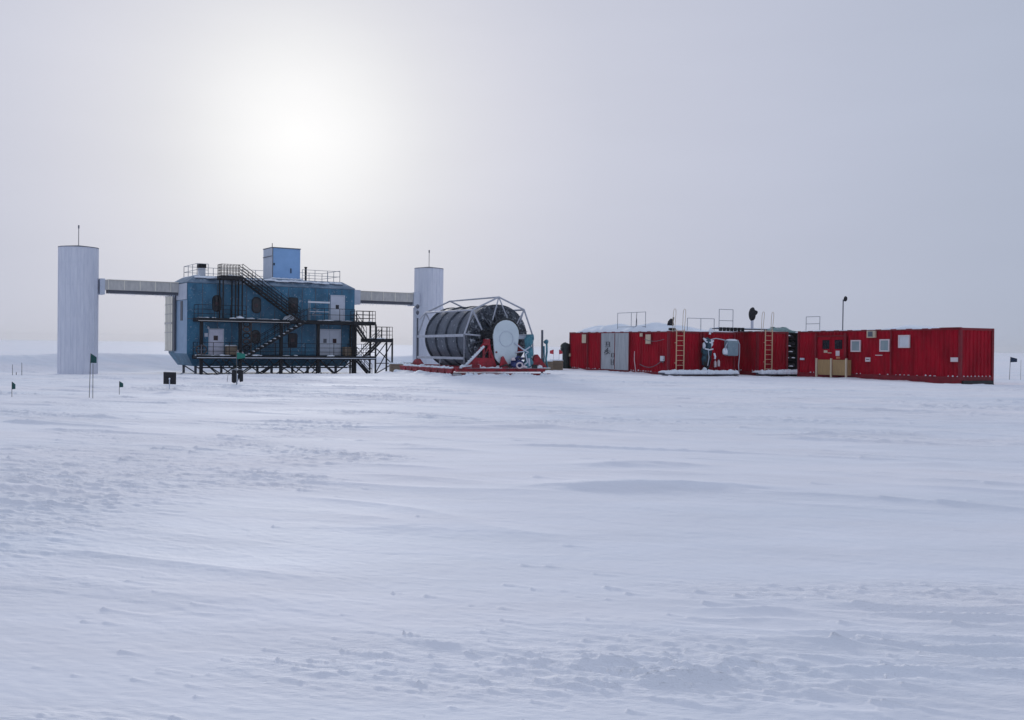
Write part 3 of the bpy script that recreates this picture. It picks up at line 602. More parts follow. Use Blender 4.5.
def crate(name, label, loc, rz, w, d, h, m='crate', snowcap=True, group=None):
    t = thing(name, label, 'crate', loc, rz, group)
    b = MB(); b.box(-w/2, w/2, -d/2, d/2, .08, h-.003); b.build('box', m, t)
    b = MB()
    for x in (-w/2-.012, w/2-.07): b.box(x, x+.082, -d/2-.025, -d/2-.003, .05, h)
    for z in (.1, h*.5, h-.1): b.box(-w/2+.075, w/2-.075, -d/2-.02, -d/2-.003, z-.03, z+.04)
    for x in (-w/2+.1, w/2-.2): b.box(x, x+.1, -d/2, d/2, 0, .078)
    b.build('batten', m, t)
    b = MB(); b.box(-w/2-.03, w/2+.03, -d/2-.03, d/2+.03, h, h+.04); b.build('lid', m, t)
    if snowcap:
        b = MB()
        for k in range(5): b.lump((-w/2+w*(k+.5)/5, 0, h+.04), w/6, d*.42, .08, int(w*100)+k, .3)
        s = b.build('snow_crust', 'pack', t, True); s['kind'] = 'stuff'
    return t
crate('supply_crate', 'tan crate on the lower laboratory deck beside the white single door', lw(3.35, -3.8, .51), BANG, .85, .6, .72)
crate('supply_crate', 'brown crate at the right end of the lower laboratory deck beside the double door', lw(13.6, -3.7, .51), BANG, .8, .6, .75, snowcap=False)
t = on_lab('cargo_bag', 'pink and white snowy bag on the lower deck beside the tan crate', 'bag', 3.95, -4.2, .51); b = MB(); b.lump((0, 0, .15), .3, .22, .3, 9, .3); b.build('bag_body', 'pinkwhite', t, True)
b = MB(); b.tube([(-.1, 0, .42), (0, 0, .52), (.12, 0, .42)], .02, 6); b.build('strap', 'reddk', t)
t = on_lab('valve_wheel', 'dark snowy valve wheel on a stand at the left end of the lower deck', 'valve', .75, -4.65, .5)
b = MB(); b.tube([(.42*math.cos(a), 0, .45+.35*math.sin(a)) for a in [i*math.pi/8 for i in range(17)]], .05, 6, caps=False); b.build('rim', 'rust', t)
b = MB(); b.tube([(0, 0, .0), (0, 0, .8)], .05, 6); b.tube([(-.4, 0, .45), (.4, 0, .45)], .035, 6); b.lump((0, 0, .8), .1, .1, .06, 2); b.build('spoke', 'greydk', t)

# ------------------------------------------------------------------ containers
def corr(b, p0, p1, nrm_, z0, z1, pitch=.28, dep=.04):
    """trapezoid corrugated sheet from p0 to p1, ribs standing out along nrm_, with real thickness"""
    p0 = Vector(p0); p1 = Vector(p1); nn = Vector(nrm_); d = (p1-p0); Ln = d.length; d.normalize(); n = max(2, round(Ln/pitch)); pt = Ln/n
    prof = []
    for k in range(n): prof += [(k*pt, 0), (k*pt+.26*pt, 0), (k*pt+.42*pt, dep), (k*pt+.82*pt, dep), (k*pt+pt*.98, 0)]
    prof.append((Ln, 0)); vs = []; m = len(prof)
    for z in (z0, z1):
        for off in (0, -.06):
            for a, h in prof: v = p0+d*a+nn*(h if off == 0 else off); vs.append((v.x, v.y, z))
    fs = []
    for k in range(m-1):
        fs += [(k, k+1, 2*m+k+1, 2*m+k), (m+k+1, m+k, 3*m+k, 3*m+k+1), (2*m+k, 2*m+k+1, 3*m+k+1, 3*m+k), (k+1, k, m+k, m+k+1)]
    b.add(vs, fs)
CW, CLen, CH = 2.44, 12.19, 2.59
def container(label, loc, rz, group=None, ry=0, rx=0, side=True, endpitch=.26, CL=CLen):
    t = thing('shipping_container', label, 'container', loc, rz, group, rx=rx, ry=ry)
    b = MB(); p = .14
    for x in (0, CW-p):
        for y in (0, CL-p): b.box(x, x+p, y, y+p, -.25, CH)
    b.box(p, CW-p, .01, .11, -.25, .15); b.box(p, CW-p, .01, .11, CH-.12, CH); b.box(p, CW-p, CL-.11, CL-.01, -.25, .15); b.box(p, CW-p, CL-.11, CL-.01, CH-.12, CH)
    for x in (.01, CW-.11): b.box(x, x+.1, p, CL-p, -.25, .13); b.box(x, x+.1, p, CL-p, CH-.1, CH)
    b.build('frame', 'reddk', t)
    b = MB(); b.box(.11, CW-.11, .11, CL-.11, CH-.08, CH-.02); b.build('roof_panel', 'reddk', t)
    b = MB(); b.box(.11, CW-.11, .11, CL-.11, .0, .1); b.build('floor_panel', 'reddk', t)
    walls = {}
    for nm, a, c, nn in (('left', (.06, p, 0), (.06, CL-p, 0), (-1, 0, 0)), ('right', (CW-.06, CL-p, 0), (CW-.06, p, 0), (1, 0, 0)), ('front', (CW-p, .06, 0), (p, .06, 0), (0, -1, 0)), ('back', (p, CL-.06, 0), (CW-p, CL-.06, 0), (0, 1, 0))):
        b = MB(); corr(b, a, c, nn, .13 if nm in ('left', 'right') else .15, CH-.1 if nm in ('left', 'right') else CH-.12, .28 if nm in ('left', 'right') else endpitch)
        walls[nm] = b.build('side_wall' if nm in ('left', 'right') else 'end_wall', 'red', t)
    # snow caught in the pockets above the bottom rail
    b = MB()
    n = int((CL-.3)/.28)
    for k in range(n):
        if rnd.random() < .5: b.lump((.035, p+.05+k*.28, .135), .04, .02+rnd.random()*.06, .02+rnd.random()*.05, k, .4, 7, 4)
    for k in range(8): b.lump((.27+k*.27, .03, .15), .045, .04, .045, k+50, .3, 7, 4)
    s = b.build('snow_crust', 'pack', t, True); s['kind'] = 'stuff'
    return t, walls
def onside(b, y0, y1, z0, z1, d=.03, off=0.): b.box(-.03-off-d, -.03-off, y0, y1, z0, z1)   # on the left long side
def roof_snow(parent, segs, seed, x0=0., x1=CW, name='roof_snow'):
    """snow bank on a container roof: segs = [(y, height)] along the length"""
    b = MB(); n = 60; m = 9; ys = [s[0] for s in segs]; hs = [s[1] for s in segs]; r_ = random.Random(seed)
    Y = np.linspace(ys[0], ys[-1], n); Hh = np.interp(Y, ys, hs); vs = []; fs = []
    ph_ = [r_.uniform(0, 6) for _ in range(4)]
    for i, y in enumerate(Y):
        for j in range(m):
            u = j/(m-1); x = x0+(x1-x0)*u; e = math.sin(math.pi*min(1, max(0, u)))**.45 if 0 < u < 1 else 0
            h = Hh[i]*e*(1+.22*math.sin(y*1.7+ph_[0]+u*3)+.12*math.sin(y*4.3+ph_[1]+u*5)+.06*math.sin(y*9+ph_[2]))
            vs.append((x+.03*math.sin(y*6+ph_[3]), y, CH-.005+max(h, .004)))
    for i in range(n-1):
        for j in range(m-1): a = i*m+j; fs.append((a, a+1, a+m+1, a+m))
    k0 = len(vs); vs += [(vs[i*m][0], Y[i], CH-.03) for i in range(n)] + [(vs[i*m+m-1][0], Y[i], CH-.03) for i in range(n)]
    for i in range(n-1): fs += [(i*m, (i+1)*m, k0+i+1, k0+i), (i*m+m-1, k0+n+i, k0+n+i+1, (i+1)*m+m-1), (k0+i, k0+i+1, k0+n+i+1, k0+n+i)]
    fs += [tuple(range(m)) + (k0+n, k0), tuple((n-1)*m+j for j in reversed(range(m))) + (k0+n-1, k0+2*n-1)]
    b.add(vs, fs); o = b.build(name, 'pack', parent, True); o['kind'] = 'stuff'; return o
GC = 'red corrugated containers in a row on the snow'
A_ANG = math.atan2(.43, .903); D_ANG = math.atan2(.44, .898)
class Fr:
    def __init__(s, x, y, a, z=0): s.x, s.y, s.a, s.z = x, y, a, z
    def P(s, x, y, z=0): return (s.x+x*math.cos(s.a)-y*math.sin(s.a), s.y+x*math.sin(s.a)+y*math.cos(s.a), z)
FD = Fr(22.35, 49.6, D_ANG); FA = Fr(9.25, 59.0, A_ANG); FC = Fr(15.14, 61.5, A_ANG)

# D: the big right hand container (camera side: long side at local x=0)
D, wD = container('red container at the far right of the row, with square windows and plywood porch', (22.35, 49.6, .20), D_ANG, GC, rx=-math.atan(.10/12.19), CL=11.65)
def window_D(y0, y1, z0, z1, fm, gm):
    b = MB(); w = .07
    onside(b, y0, y1, z0-.2, z0-.2+w, .07); onside(b, y0, y1, z1-.2-w, z1-.2, .07); onside(b, y0, y0+w, z0-.2+w, z1-.2-w, .07); onside(b, y1-w, y1, z0-.2+w, z1-.2-w, .07)
    f = b.build('window', fm, D); b = MB(); onside(b, y0+w+.002, y1-w-.002, z0-.2+w+.002, z1-.2-w-.002, .03, .01); b.build('pane', gm, f); return f
window_D(6.55, 7.26, 1.56, 2.22, 'pinkwhite', 'glasslt'); window_D(4.48, 5.16, 1.58, 2.25, 'pinkwhite', 'glasslt')
wf = window_D(3.12, 3.87, 1.78, 2.46, 'pinkwhite', 'white'); wf['label'] = 'white covered window'
# door with porch
b = MB(); onside(b, 7.60, 7.68, .05, 2.30, .07); onside(b, 9.96, 10.04, .05, 2.30, .07); onside(b, 7.68, 9.96, 2.24, 2.30, .07); dr = b.build('door', 'reddk', D)
for (y0, y1) in ((7.70, 8.80), (8.84, 9.94)):
    b = MB(); onside(b, y0, y1, .1, 2.22, .04); b.build('leaf', 'red', dr)
for (y0, y1, m_) in ((7.92, 8.50, 'glasslt'), (8.92, 9.48, 'glassdk')):
    b = MB(); onside(b, y0, y1, 1.52, 2.04, .02, .042); b.build('pane', 'glassdk', dr)
b = MB(); onside(b, 8.12, 8.42, 1.12, 1.42, .01, .045); b.build('notice', 'pinkwhite', dr)
b = MB(); onside(b, 9.08, 9.36, 1.30, 1.44, .01, .045); b.build('notice', 'cream', dr)
b = MB(); onside(b, 8.08, 8.38, .96, 1.08, .01, .045); b.build('notice', 'orange', dr)
b = MB()
for z in (1.28, 1.31): b.tube([(-.12, 8.7, z), (-.16, 8.85, z), (-.12, 9.0, z)], .012, 5)
b.build('handle', 'cream', dr)
b = MB(); b.box(-.42, -.38, 7.25, 8.30, .03, .90); b.build('porch_panel', 'plytan', D)
b = MB(); b.box(-.42, -.38, 8.44, 9.48, .03, .90); b.build('porch_panel', 'plytan', D)
b = MB(); b.box(-.38, -.11, 7.19, 7.23, .03, .90); b.build('porch_panel', 'plytan', D)
for y in (7.17, 8.33, 9.50): b = MB(); b.box(-.50, -.42, y, y+.09, -.1, .98); b.build('porch_post', 'cream', D)
b = MB(); onside(b, 7.55, 7.72, 1.1, 2.42, .05, .08); onside(b, 9.9, 10.05, 1.1, 2.42, .05, .08); b.build('door_trim', 'reddk', D)
b = MB(); onside(b, 5.45, 6.03, 2.14, 2.52, .12); v = b.build('vent_box', 'cream', D); b = MB(); onside(b, 5.6, 5.92, 2.2, 2.48, .02, .122); b.build('grille', 'greydk', v)
b = MB(); onside(b, 5.85, 6.21, .82, 1.05, .02); p_ = b.build('notice', 'pinkwhite', D); b = MB(); onside(b, 5.92, 6.14, .92, .97, .006, .022); b.build('notice_print', 'ink', p_)
b = MB(); onside(b, .12, .56, .88, 1.10, .02); b.build('notice', 'pinkwhite', D)
b = MB(); onside(b, 11.0, 11.35, .86, .98, .05); b.build('notice', 'palegrey', D)
b = MB(); onside(b, 4.36, 4.44, .14, 2.5, .03, .012); onside(b, 10.05, 10.1, .14, 2.5, .03, .012); b.build('weld_strip', 'reddk', D)
b = MB(); onside(b, 5.0, 5.5, 1.16, 1.2, .012, .0); b.build('scrape', 'pinkwhite', D)
b = MB(); b.box(-.12, .1, 0, 1.2, CH, CH+.02); b.build('roof_flashing', 'reddk', D)
roof_snow(D, [(1.8, .01), (2.6, .08), (4.0, .22), (5.4, .06), (7, .03), (11.4, .06)], 4)
b = MB(); b.prism([(.1, -.22, -.40), (.1, 0, -.06), (.1, 3.0, -.06), (.1, 3.2, -.42)], (.22, 0, 0)); b.prism([(2.1, -.22, -.40), (2.1, 0, -.06), (2.1, 3.0, -.06), (2.1, 3.2, -.42)], (.22, 0, 0)); b.box(.1, 2.3, -.1, .0, -.22, -.06); b.box(.0, 2.44, 0.2, 3, -.4, -.3); b.build('skid', 'blackrub', D)

# A and B side by side, end on; A shows its long side
A, wA = container('red container with big grey plywood double doors at the left of the row', (9.25, 59.0, .0), A_ANG, GC)
Bc, wB = container('red container showing only its end, with grey green box and black valve', FA.P(2.50, 0, .0), A_ANG, GC)
Cc, wC = container('middle red container set back behind the dark gap, green tarpaulin on its roof', (15.14, 61.5, .10), A_ANG, GC)
# A long side
b = MB(); onside(b, 4.30, 7.72, .14, 2.50, .04, -.03); dd = b.build('double_door', 'ply', A)
for q in ((5.98, 6.02, .16, 2.48, .02, .01), (4.22, 4.30, .12, 2.52, .07, -.03), (7.72, 7.80, .12, 2.52, .07, -.03)): b = MB(); onside(b, *q); b.build('door_strip', 'reddk', dd)
def strokes(b, ys, zs, segs, w=.035):
    for (a0, c0, a1, c1) in segs:
        y0 = ys[0]+(ys[1]-ys[0])*a0; y1 = ys[0]+(ys[1]-ys[0])*a1; z0 = zs[0]+(zs[1]-zs[0])*c0; z1 = zs[0]+(zs[1]-zs[0])*c1
        b.bar((-.055, y0, z0), (-.055, y1, z1), w, .012)
b = MB()   # hand sprayed, hardly readable marks on the left leaf (left is +y)
strokes(b, (7.2, 6.55), (1.62, 1.92), [(0, 1, 1, 1), (0, .5, .8, .5), (0, 0, 1, 0), (.9, 0, .9, 1), (.3, .2, .3, .9)], .06)
strokes(b, (7.3, 6.5), (1.12, 1.52), [(0, .2, .6, 1), (.1, .6, .9, .1), (0, 0, .5, .1), (.6, .6, 1, .5), (.3, .0, .7, .3), (.5, 1, .5, .4)], .06)
strokes(b, (6.35, 6.05), (.95, 1.18), [(0, 1, 1, 1), (0, 0, 1, 0), (0, 0, 0, 1), (1, 0, 1, 1)], .05)
strokes(b, (6.4, 6.1), (.45, .8), [(0, 1, 0, 0), (1, 1, 1, 0), (0, .5, 1, .5), (0, 0, 1, 0)], .045)
b.build('sprayed_writing', 'ink', dd)
def small_win(par, y0, y1, z0, z1, m_='cream'):
    b = MB(); onside(b, y0, y1, z0, z1, .05, 0); f = b.build('window', 'reddk', par); b = MB(); onside(b, y0+.05, y1-.05, z0+.05, z1-.05, .02, .05); b.build('pane', m_, f)
small_win(A, 9.62, 10.27, 1.80, 2.48); small_win(A, 1.72, 2.36, 1.78, 2.44)
small_win(A, 2.62, 3.02, 2.22, 2.52)
b = MB(); onside(b, 9.46, 9.54, .14, 2.5, .05); b.build('weld_strip', 'reddk', A)
b = MB(); onside(b, .32, .62, .80, 1.10, .12); ob = b.build('socket_box', 'white', A); b = MB(); onside(b, .40, .52, .70, .80, .05, .02); b.build('socket', 'greydk', ob)
b = MB(); onside(b, 11.86, 12.1, .9, 1.1, .06, .02); b.build('door_latch', 'cream', A)
b = MB(); b.tube([(-.12, 3.5, 1.35), (-.16, 3.45, .8), (-.2, 3.25, .3), (-.25, 3.1, .05)], .022, 6); b.build('cable', 'pinkwhite', A)
b = MB(); b.tube([(-.1, 2.9, .55)] + [(-.12, 2.9-.26*i, .55-.32*math.sin(math.pi*i/10)+.12*i*.3) for i in range(1, 11)], .022, 6)
b.tube([(-.1, .3+.27*i, 2.1-.12*math.sin(math.pi*i/8)) for i in range(9)], .018, 6); b.build('hose', 'greydk', A)
roof_snow(A, [(.2, .06), (1.2, .16), (2.5, .42), (4.2, .46), (5.4, .30), (6.6, .38), (8.5, .50), (10.6, .34), (11.3, .02)], 1)
roof_snow(Bc, [(.1, .05), (1.5, .14), (4, .35), (8, .4), (12, .2)], 2)
roof_snow(Cc, [(.3, .03), (2, .06), (6, .12), (12, .12)], 3)
# container end fittings: ladders
def ladder(par, x0, x1, y, top, hoopdx, z0=.12):
    b = MB()
    for x in (x0, x1): b.box(x-.019, x+.019, y-.03, y+.03, z0, CH+.1)
    o = b.build('ladder', 'amber', par)
    n = 9
    for k in range(n): z = z0+.15+k*(CH-.2)/(n-1)*.98; b = MB(); b.tube([(x0, y, z), (x1, y, z)], .017, 6); b.build('rung', 'amber', o)
    for z in (.7, 1.9):
        b = MB(); b.bar((x0-.12, y, z), (x0, y, z), .04); b.bar((x0, y, z), (x0, .0, z), .03); b.bar((x1, y, z), (x1, .0, z), .03); b.build('bracket', 'amber', o)
    for xx in (x0-hoopdx, x1-.12):
        b = MB(); pts = [(xx, y, CH-.05), (xx+.03, y, top-.30), (xx+.07, y, top-.06), (xx+.14, y, top), (xx+.21, y, top-.06), (xx+.25, y+.05, top-.30), (xx+.27, y+.2, CH-.02)]
        b.tube(pts, .016, 6); b.build('grab_hoop', 'cream', o)
    return o
ladder(A, .48, 1.02, -.14, 3.92, .28); ladder(Cc, .50, 1.04, -.14, 3.80, .32)
# frost streaks / cables at B end
b = MB(); b.tube([(2.3+.12*i, -.1, 1.95+.06*math.sin(i)) for i in range(2)], .01, 5); 
b.tube([(.5, -.06, 2.12), (.9, -.08, 2.2), (1.3, -.07, 2.15), (1.8, -.08, 2.05)], .03, 6); b.build('cable', 'palegrey', Bc)
# hung equipment on A/B ends
t = thing('hose_valve', 'black and teal valve and hose bundle capped with snow, hung on the red container end', 'valve', FA.P(2.58, -.25, .25), A_ANG)
b = MB(); b.tube([(0, 0, .05), (.02, 0, .7), (.0, 0, 1.3), (.05, -.02, 1.7)], .14, 10, .2); b.tube([(.02, -.05, .1), (-.2, -.1, .5), (-.15, -.1, 1.0)], .07, 8); b.tube([(.1, -.05, .15), (.22, -.12, .7), (.1, -.1, 1.1)], .06, 8); b.build('hose_bundle', 'blackrub', t, True)
b = MB(); b.lump((-.04, -.05, 1.15), .33, .2, .30, 21, .5, flat=False); b.lump((.06, -.08, 1.62), .36, .2, .30, 22, .5, flat=False); b.lump((-.22, -.05, .75), .14, .12, .3, 27, .5, flat=False); b.build('padding', 'darkteal', t, True)
b = MB(); b.tube([(-.38, -.2, 1.95), (-.2, -.25, 1.72), (.1, -.28, 1.68), (.32, -.25, 1.8)], .05, 6); b.tube([(-.3, -.24, 1.32), (0, -.28, 1.25), (.3, -.24, 1.3)], .045, 6); b.tube([(.42, -.2, 1.05), (.5, -.2, .85), (.48, -.2, .7)], .06, 6)
b.lump((-.12, -.06, 1.84), .15, .12, .08, 23, .5); b.lump((.22, -.14, 1.6), .12, .1, .22, 28, .5, flat=False); b.lump((-.28, -.14, 1.5), .08, .08, .16, 29, .5, flat=False); b.lump((-.2, -.12, .06), .16, .12, .14, 24); b.lump((.28, -.05, 2.35), .14, .08, .2, 25, .3); b.lump((.2, -.05, 2.2), .08, .06, .1, 26)
o = b.build('snow_crust', 'pack', t, True); o['kind'] = 'stuff'
b = MB(); b.tube([(-.05, -.22, 1.35), (.02, -.24, .8), (-.04, -.2, .3)], .025, 6); b.build('strap', 'palegrey', t)
t = thing('cable_box', 'grey green cable box with a drooping white cable on the red container end', 'box', FA.P(4.0, -.10, 1.05), A_ANG)
b = MB(); b.box(0, .80, -.42, .05, .1, 1.02); b.build('cover', 'tealbox', t, bevel=.08)
b = MB(); b.lump((.42, -.2, 1.03), .42, .24, .09, 31); b.lump((-.08, -.25, .25), .2, .14, .3, 32, .3); o = b.build('snow_crust', 'pack', t, True); o['kind'] = 'stuff'
b = MB(); b.tube([(.5, -.25, 1.1), (.85, -.25, 1.05), (1.0, -.22, .8), (1.02, -.2, .2), (.95, -.2, -.5), (1.0, -.2, -.85)], .024, 7); b.tube([(.02, -.3, .9), (-.1, -.3, .7), (-.12, -.3, .3)], .03, 6); b.build('cable', 'palegrey', t, True)
t = thing('gas_cylinder', 'left of two small white upright bottles low on the red container end', 'bottle', FA.P(3.32, -.14, .45), A_ANG, 'small white bottles on the container end'); b = MB(); b.lathe([(.07, 0), (.08, .02), (.08, .32), (.03, .40)], 0, 0, 10); b.build('body', 'pinkwhite', t, True); b = MB(); b.lathe([(.03, .405), (.03, .46)], 0, 0, 8); b.build('valve_cap', 'greydk', t)
t = thing('gas_cylinder', 'right of two small white upright bottles low on the red container end', 'bottle', FA.P(3.58, -.14, .50), A_ANG, 'small white bottles on the container end'); b = MB(); b.lathe([(.07, 0), (.08, .02), (.08, .32), (.03, .40)], 0, 0, 10); b.build('body', 'pinkwhite', t, True); b = MB(); b.lathe([(.03, .405), (.03, .46)], 0, 0, 8); b.build('valve_cap', 'greydk', t)
# sled decks
def sled_deck(label, fr, x0, x1, y0, y1, z, grp='snow covered sled platforms before the containers'):
    o0 = fr.P(x0, y0); g = gz(o0[0], o0[1]); t = thing('sled_platform', label, 'sled', (o0[0], o0[1], z-.35), fr.a, grp)
    w = x1-x0; d = y1-y0
    b = MB(); b.box(0, w, 0, d, .14, .30); b.build('platform', 'greydk', t)
    for x in (.25, w-.45):
        b = MB(); b.prism([(x, -.35, .10), (x, -.1, -.12), (x, d, -.14), (x, d, .135), (x, -.2, .135)], (.2, 0, 0)); b.build('runner', 'blackrub', t)
    b = MB(); k = 0.
    while k < w: b.lump((k+.1, .1+rnd.random()*.1, .24), .22, .26, .16+rnd.random()*.06, int(k*37), .25); b.lump((k+.1, .6, .29), .26, .45, .10, int(k*31)+5, .2); k += .22
    s = b.build('snow_crust', 'pack', t, True); s['kind'] = 'stuff'
sled_deck('snow covered sled platform under the valve and grey green box of the paired container ends', FA, -.75, 4.3, -1.15, -.12, .22)
sled_deck('shorter snow covered sled platform in front of the middle container ladder', FC, -.15, 2.95, -.75, -.12, .22)
# dark gear between C and D
t = thing('gear_rack', 'dark shelf rack of snowy gear in the gap left of the windowed container', 'rack', FC.P(2.55, .3, .1), A_ANG)
b = MB()
for x in (0, .85):
    for y in (0, .8): b.box(x-.04, x+.04, y-.04, y+.04, 0, 2.6)
for z in (.3, .75, 1.2, 1.65, 2.1, 2.5): b.box(.045, .805, 0, .8, z, z+.04)
b.box(-.1, 2.2, .84, .9, .0, 2.62); b.box(.9, .94, .05, .8, 0, 2.6); b.build('shelf_and_dark_backing', 'steel', t)  # wide back and side sheets added to make the see-through gap dark
for k, (x, z) in enumerate(((.25, .34), (.6, .34), (.3, .79), (.6, 1.24), (.2, 1.69), (.6, 1.69), (.4, 2.14))): b = MB(); b.lump((x, .25, z+.12), .2, .3, .18, k+3, .3); b.build('gear_bundle', 'black', t, True)
b = MB()
for x, z in ((.1, 2.35), (.5, .95), (.3, 1.34), (.0, .95), (.35, .42), (.8, 2.55), (.2, 1.7)): b.lump((x, -.03, z), .16, .08, .05, int(z*99), .3)
o = b.build('snow_crust', 'pack', t, True); o['kind'] = 'stuff'

# roof furniture ------------------------------------------------------
def roof_frame(label, fr, p0, p1, z0, z1, mids, levels, m_='grey', name='roof_guardrail', grp='tube guard rails on the container roofs'):
    o0 = fr.P(*p0); q = fr.P(*p1); L_ = math.hypot(q[0]-o0[0], q[1]-o0[1]); a = math.atan2(q[1]-o0[1], q[0]-o0[0])
    t = thing(name, label, 'guard rail', (o0[0], o0[1], z0), a, grp); h = z1-z0
    for i in range(mids+2): x = L_*i/(mids+1); b = MB(); b.tube([(x, 0, 0), (x, 0, h)], .020, 6); b.build('post', m_, t)
    for l in levels: b = MB(); b.tube([(0, 0, h*l), (L_, 0, h*l)], .018, 6); b.build('rail', m_, t)
    return t
gr = roof_frame('long low grey tube guard rail on the snowy left container roof', FA, (.3, 6.25), (.3, 2.95), 2.70, 3.80, 1, (1, .18))
b = MB(); b.tube([(2.2, 0, .2), (2.3, 0, 1.12)], .02, 6); b.tube([(2.15, .1, .2), (2.3, 0, .7)], .02, 6); b.build('brace', 'greydk', gr)
roof_frame('low grey tube guard rail on the roof between the two ladders', FA, (1.98, .9), (3.98, .9), 2.62, 3.42, 1, (1,))
roof_frame('tall narrow grey tube frame on the roof left of the black wrapped mast', FA, (4.05, .5), (5.1, .5), 2.62, 4.00, 0, (1, .5))
b_ = roof_frame('isolated tall grey tube frame left of the thin lamp mast', FD, (.35, 11.35), (.35, 10.2), 2.68, 3.56, 0, (1, .52))
# black wrapped mast
bx_, by_, _ = FC.P(.05, .6); t = thing('wrapped_mast', 'black wrapped head on a short pale post above the dark gap', 'mast', (bx_, by_, 0), A_ANG)
b = MB(); b.tube([(0, 0, 2.84), (0, 0, 3.45)], .09, 8); b.build('post', 'palegrey', t)
b = MB(); b.lump((.0, 0, 3.74), .21, .22, .42, 41, .10, 12, 10, flat=False); b.lump((.22, 0, 3.86), .17, .15, .15, 42, .2, flat=False); b.build('wrapping', 'black', t, True)
t = thing('roof_vent', 'small black hooded vent on the roof beside the left ladder', 'vent', FA.P(.35, .3, 2.62), A_ANG)
b = MB(); b.lump((.0, 0, .38), .22, .18, .28, 43, .3); b.box(-.08, .3, -.1, .1, 0, .16); b.build('hood', 'black', t, True); b = MB(); b.tube([(.1, 0, .3), (.2, 0, .8)], .05, 6); b.build('pipe', 'black', t)
# roof planks over gap
t = thing('roof_walkway', 'snow dusted dark walkway bridging the dark gap between container roofs', 'walkway', FA.P(3.9, .45, 2.68), A_ANG)
b = MB(); b.box(0, 4.4, 0, .7, .1, .17); b.build('grating', 'greydk', t)
for k in range(7): b = MB(); b.box(.15+k*.28, .33+k*.28, -.05, .05, -.02, .22); b.build('bracket', 'steel', t)
b = MB()
for k in range(12): b.lump((.2+k*.36, .25, .17), .22, .2, .05, k, .3)
o = b.build('snow_crust', 'pack', t, True); o['kind'] = 'stuff'
# green tarp
t = thing('tarpaulin_heap', 'snow dusted green tarpaulin heap on the middle container roof', 'tarpaulin', FC.P(2.35, .9, 2.66), A_ANG)
b = MB()
for k, (x, h, w) in enumerate(((-.7, .20, .4), (-.3, .30, .42), (.05, .27, .42), (.4, .31, .42), (.8, .20, .4), (1.1, .12, .35))): b.lump((x, 0, 0), w, .5, h, 70+k, .22, 12, 8)
b.build('sheet', 'greentarp', t, True)
# lamp mast
lx, ly, _ = FD.P(.05, 8.05); t = thing('lamp_mast', 'thin grey mast with a small dark lamp rising from the right container roof', 'lamp mast', (lx, ly, 2.7), D_ANG)
b = MB(); b.tube([(0, 0, 0), (0, 0, 1.78)], .032, 7); b.build('pole', 'greydk', t)
b = MB(); b.tube([(0, 0, 1.7), (.12, 0, 1.72)], .03, 6); b.lump((.17, 0, 1.82), .1, .1, .15, 44, .1, flat=False); b.build('lamp_head', 'black', t, True)

# black covered post left of A
px_, py_, _ = FA.P(-.15, 12.9); t = thing('covered_post', 'dark olive covered post with a bulky top left of the plywood door container', 'post', (px_+.22, py_-.6, gz(px_, py_)), 0)
b = MB(); b.tube([(0, 0, -.1), (.0, 0, .8), (.02, 0, 1.5), (0, 0, 1.75)], .24, 10, .30); b.build('body', 'darkolive', t, True)
b = MB(); b.lump((-.04, 0, 1.66), .33, .28, .24, 45, .15, flat=False); b.lump((-.25, 0, 1.46), .16, .18, .18, 46, .2, flat=False); b.build('hood', 'darkolive', t, True)
b = MB(); b.tube([(.25, -.1, .25), (.5, -.3, .06), (.9, -.35, .04), (1.3, -.3, .1)], .06, 7); b.build('hose', 'blackrub', t, True)

# ------------------------------------------------------------------ hose reel on its sled
RA = math.atan2(.46, .89); RX, RY = -2.46, 51.0
reel = thing('hose_reel', 'huge dark hose reel with pale upright cover in a tube frame on red sled', 'hose reel', (RX, RY, 0), RA)
W = 4.0; LR = 6.3; cx = 2.05; cz = 2.02; rd = 1.72
def portal(y, r=.045):
    b = MB(); P = [(.0, y, .35), (0, y, 2.16), (.45, y, 3.41), (1.95, y, 4.12), (3.45, y, 3.50), (3.97, y, 2.18), (4.05, y, .40)]
    b.tube(P[0:2], r, 8)
    for a, c in zip(P[1:-1], P[2:]): b.tube([a, c], r, 8)
    b.tube([P[0], P[1]], r, 8); return b, P
b, P = portal(0.); b.tube([P[2], (1.0, 0, 2.40)], .045, 8); b.tube([P[3], (1.60, 0, 2.9)], .035, 8); b.tube([P[3], (2.5, 0, 2.95)], .035, 8); b.tube([P[4], (2.95, 0, 2.6)], .04, 8); b.tube([P[4], (3.25, .1, 2.75)], .03, 8)
b.tube([(0, 0, 2.16), (.9, 0, 2.1)], .04, 8); b.tube([(3.1, 0, 2.15), (3.97, 0, 2.18)], .04, 8); b.build('portal_frame', 'tube', reel)
b, P2 = portal(LR); b.tube([P2[2], (1.0, LR, 2.4)], .04, 8); b.build('portal_frame', 'tube', reel)
b = MB()
for k in (2, 3, 4): b.tube([P[k], P2[k]], .05 if k != 3 else .045, 8)
b.build('top_rail', 'tube', reel)
b = MB(); b.bar((-.02, 0, 2.10), (-.02, LR, 2.05), .10, .14); b.bar((-.02, 0, .92), (-.02, LR, .88), .10, .13); b.build('side_rail', 'tube', reel)
b = MB(); b.bar((4.0, 0, 2.1), (4.0, LR, 2.05), .10, .14); b.bar((4.02, 0, .92), (4.02, LR, .88), .10, .13); b.build('side_rail', 'tube', reel)
b = MB(); b.tube([(-.02, 3.0, .9), (-.1, 3.1, .1)], .03, 6); b.tube([(.45, LR, 3.41), (.1, LR+.1, 3.0)], .03, 6); b.build('brace', 'tube', reel)
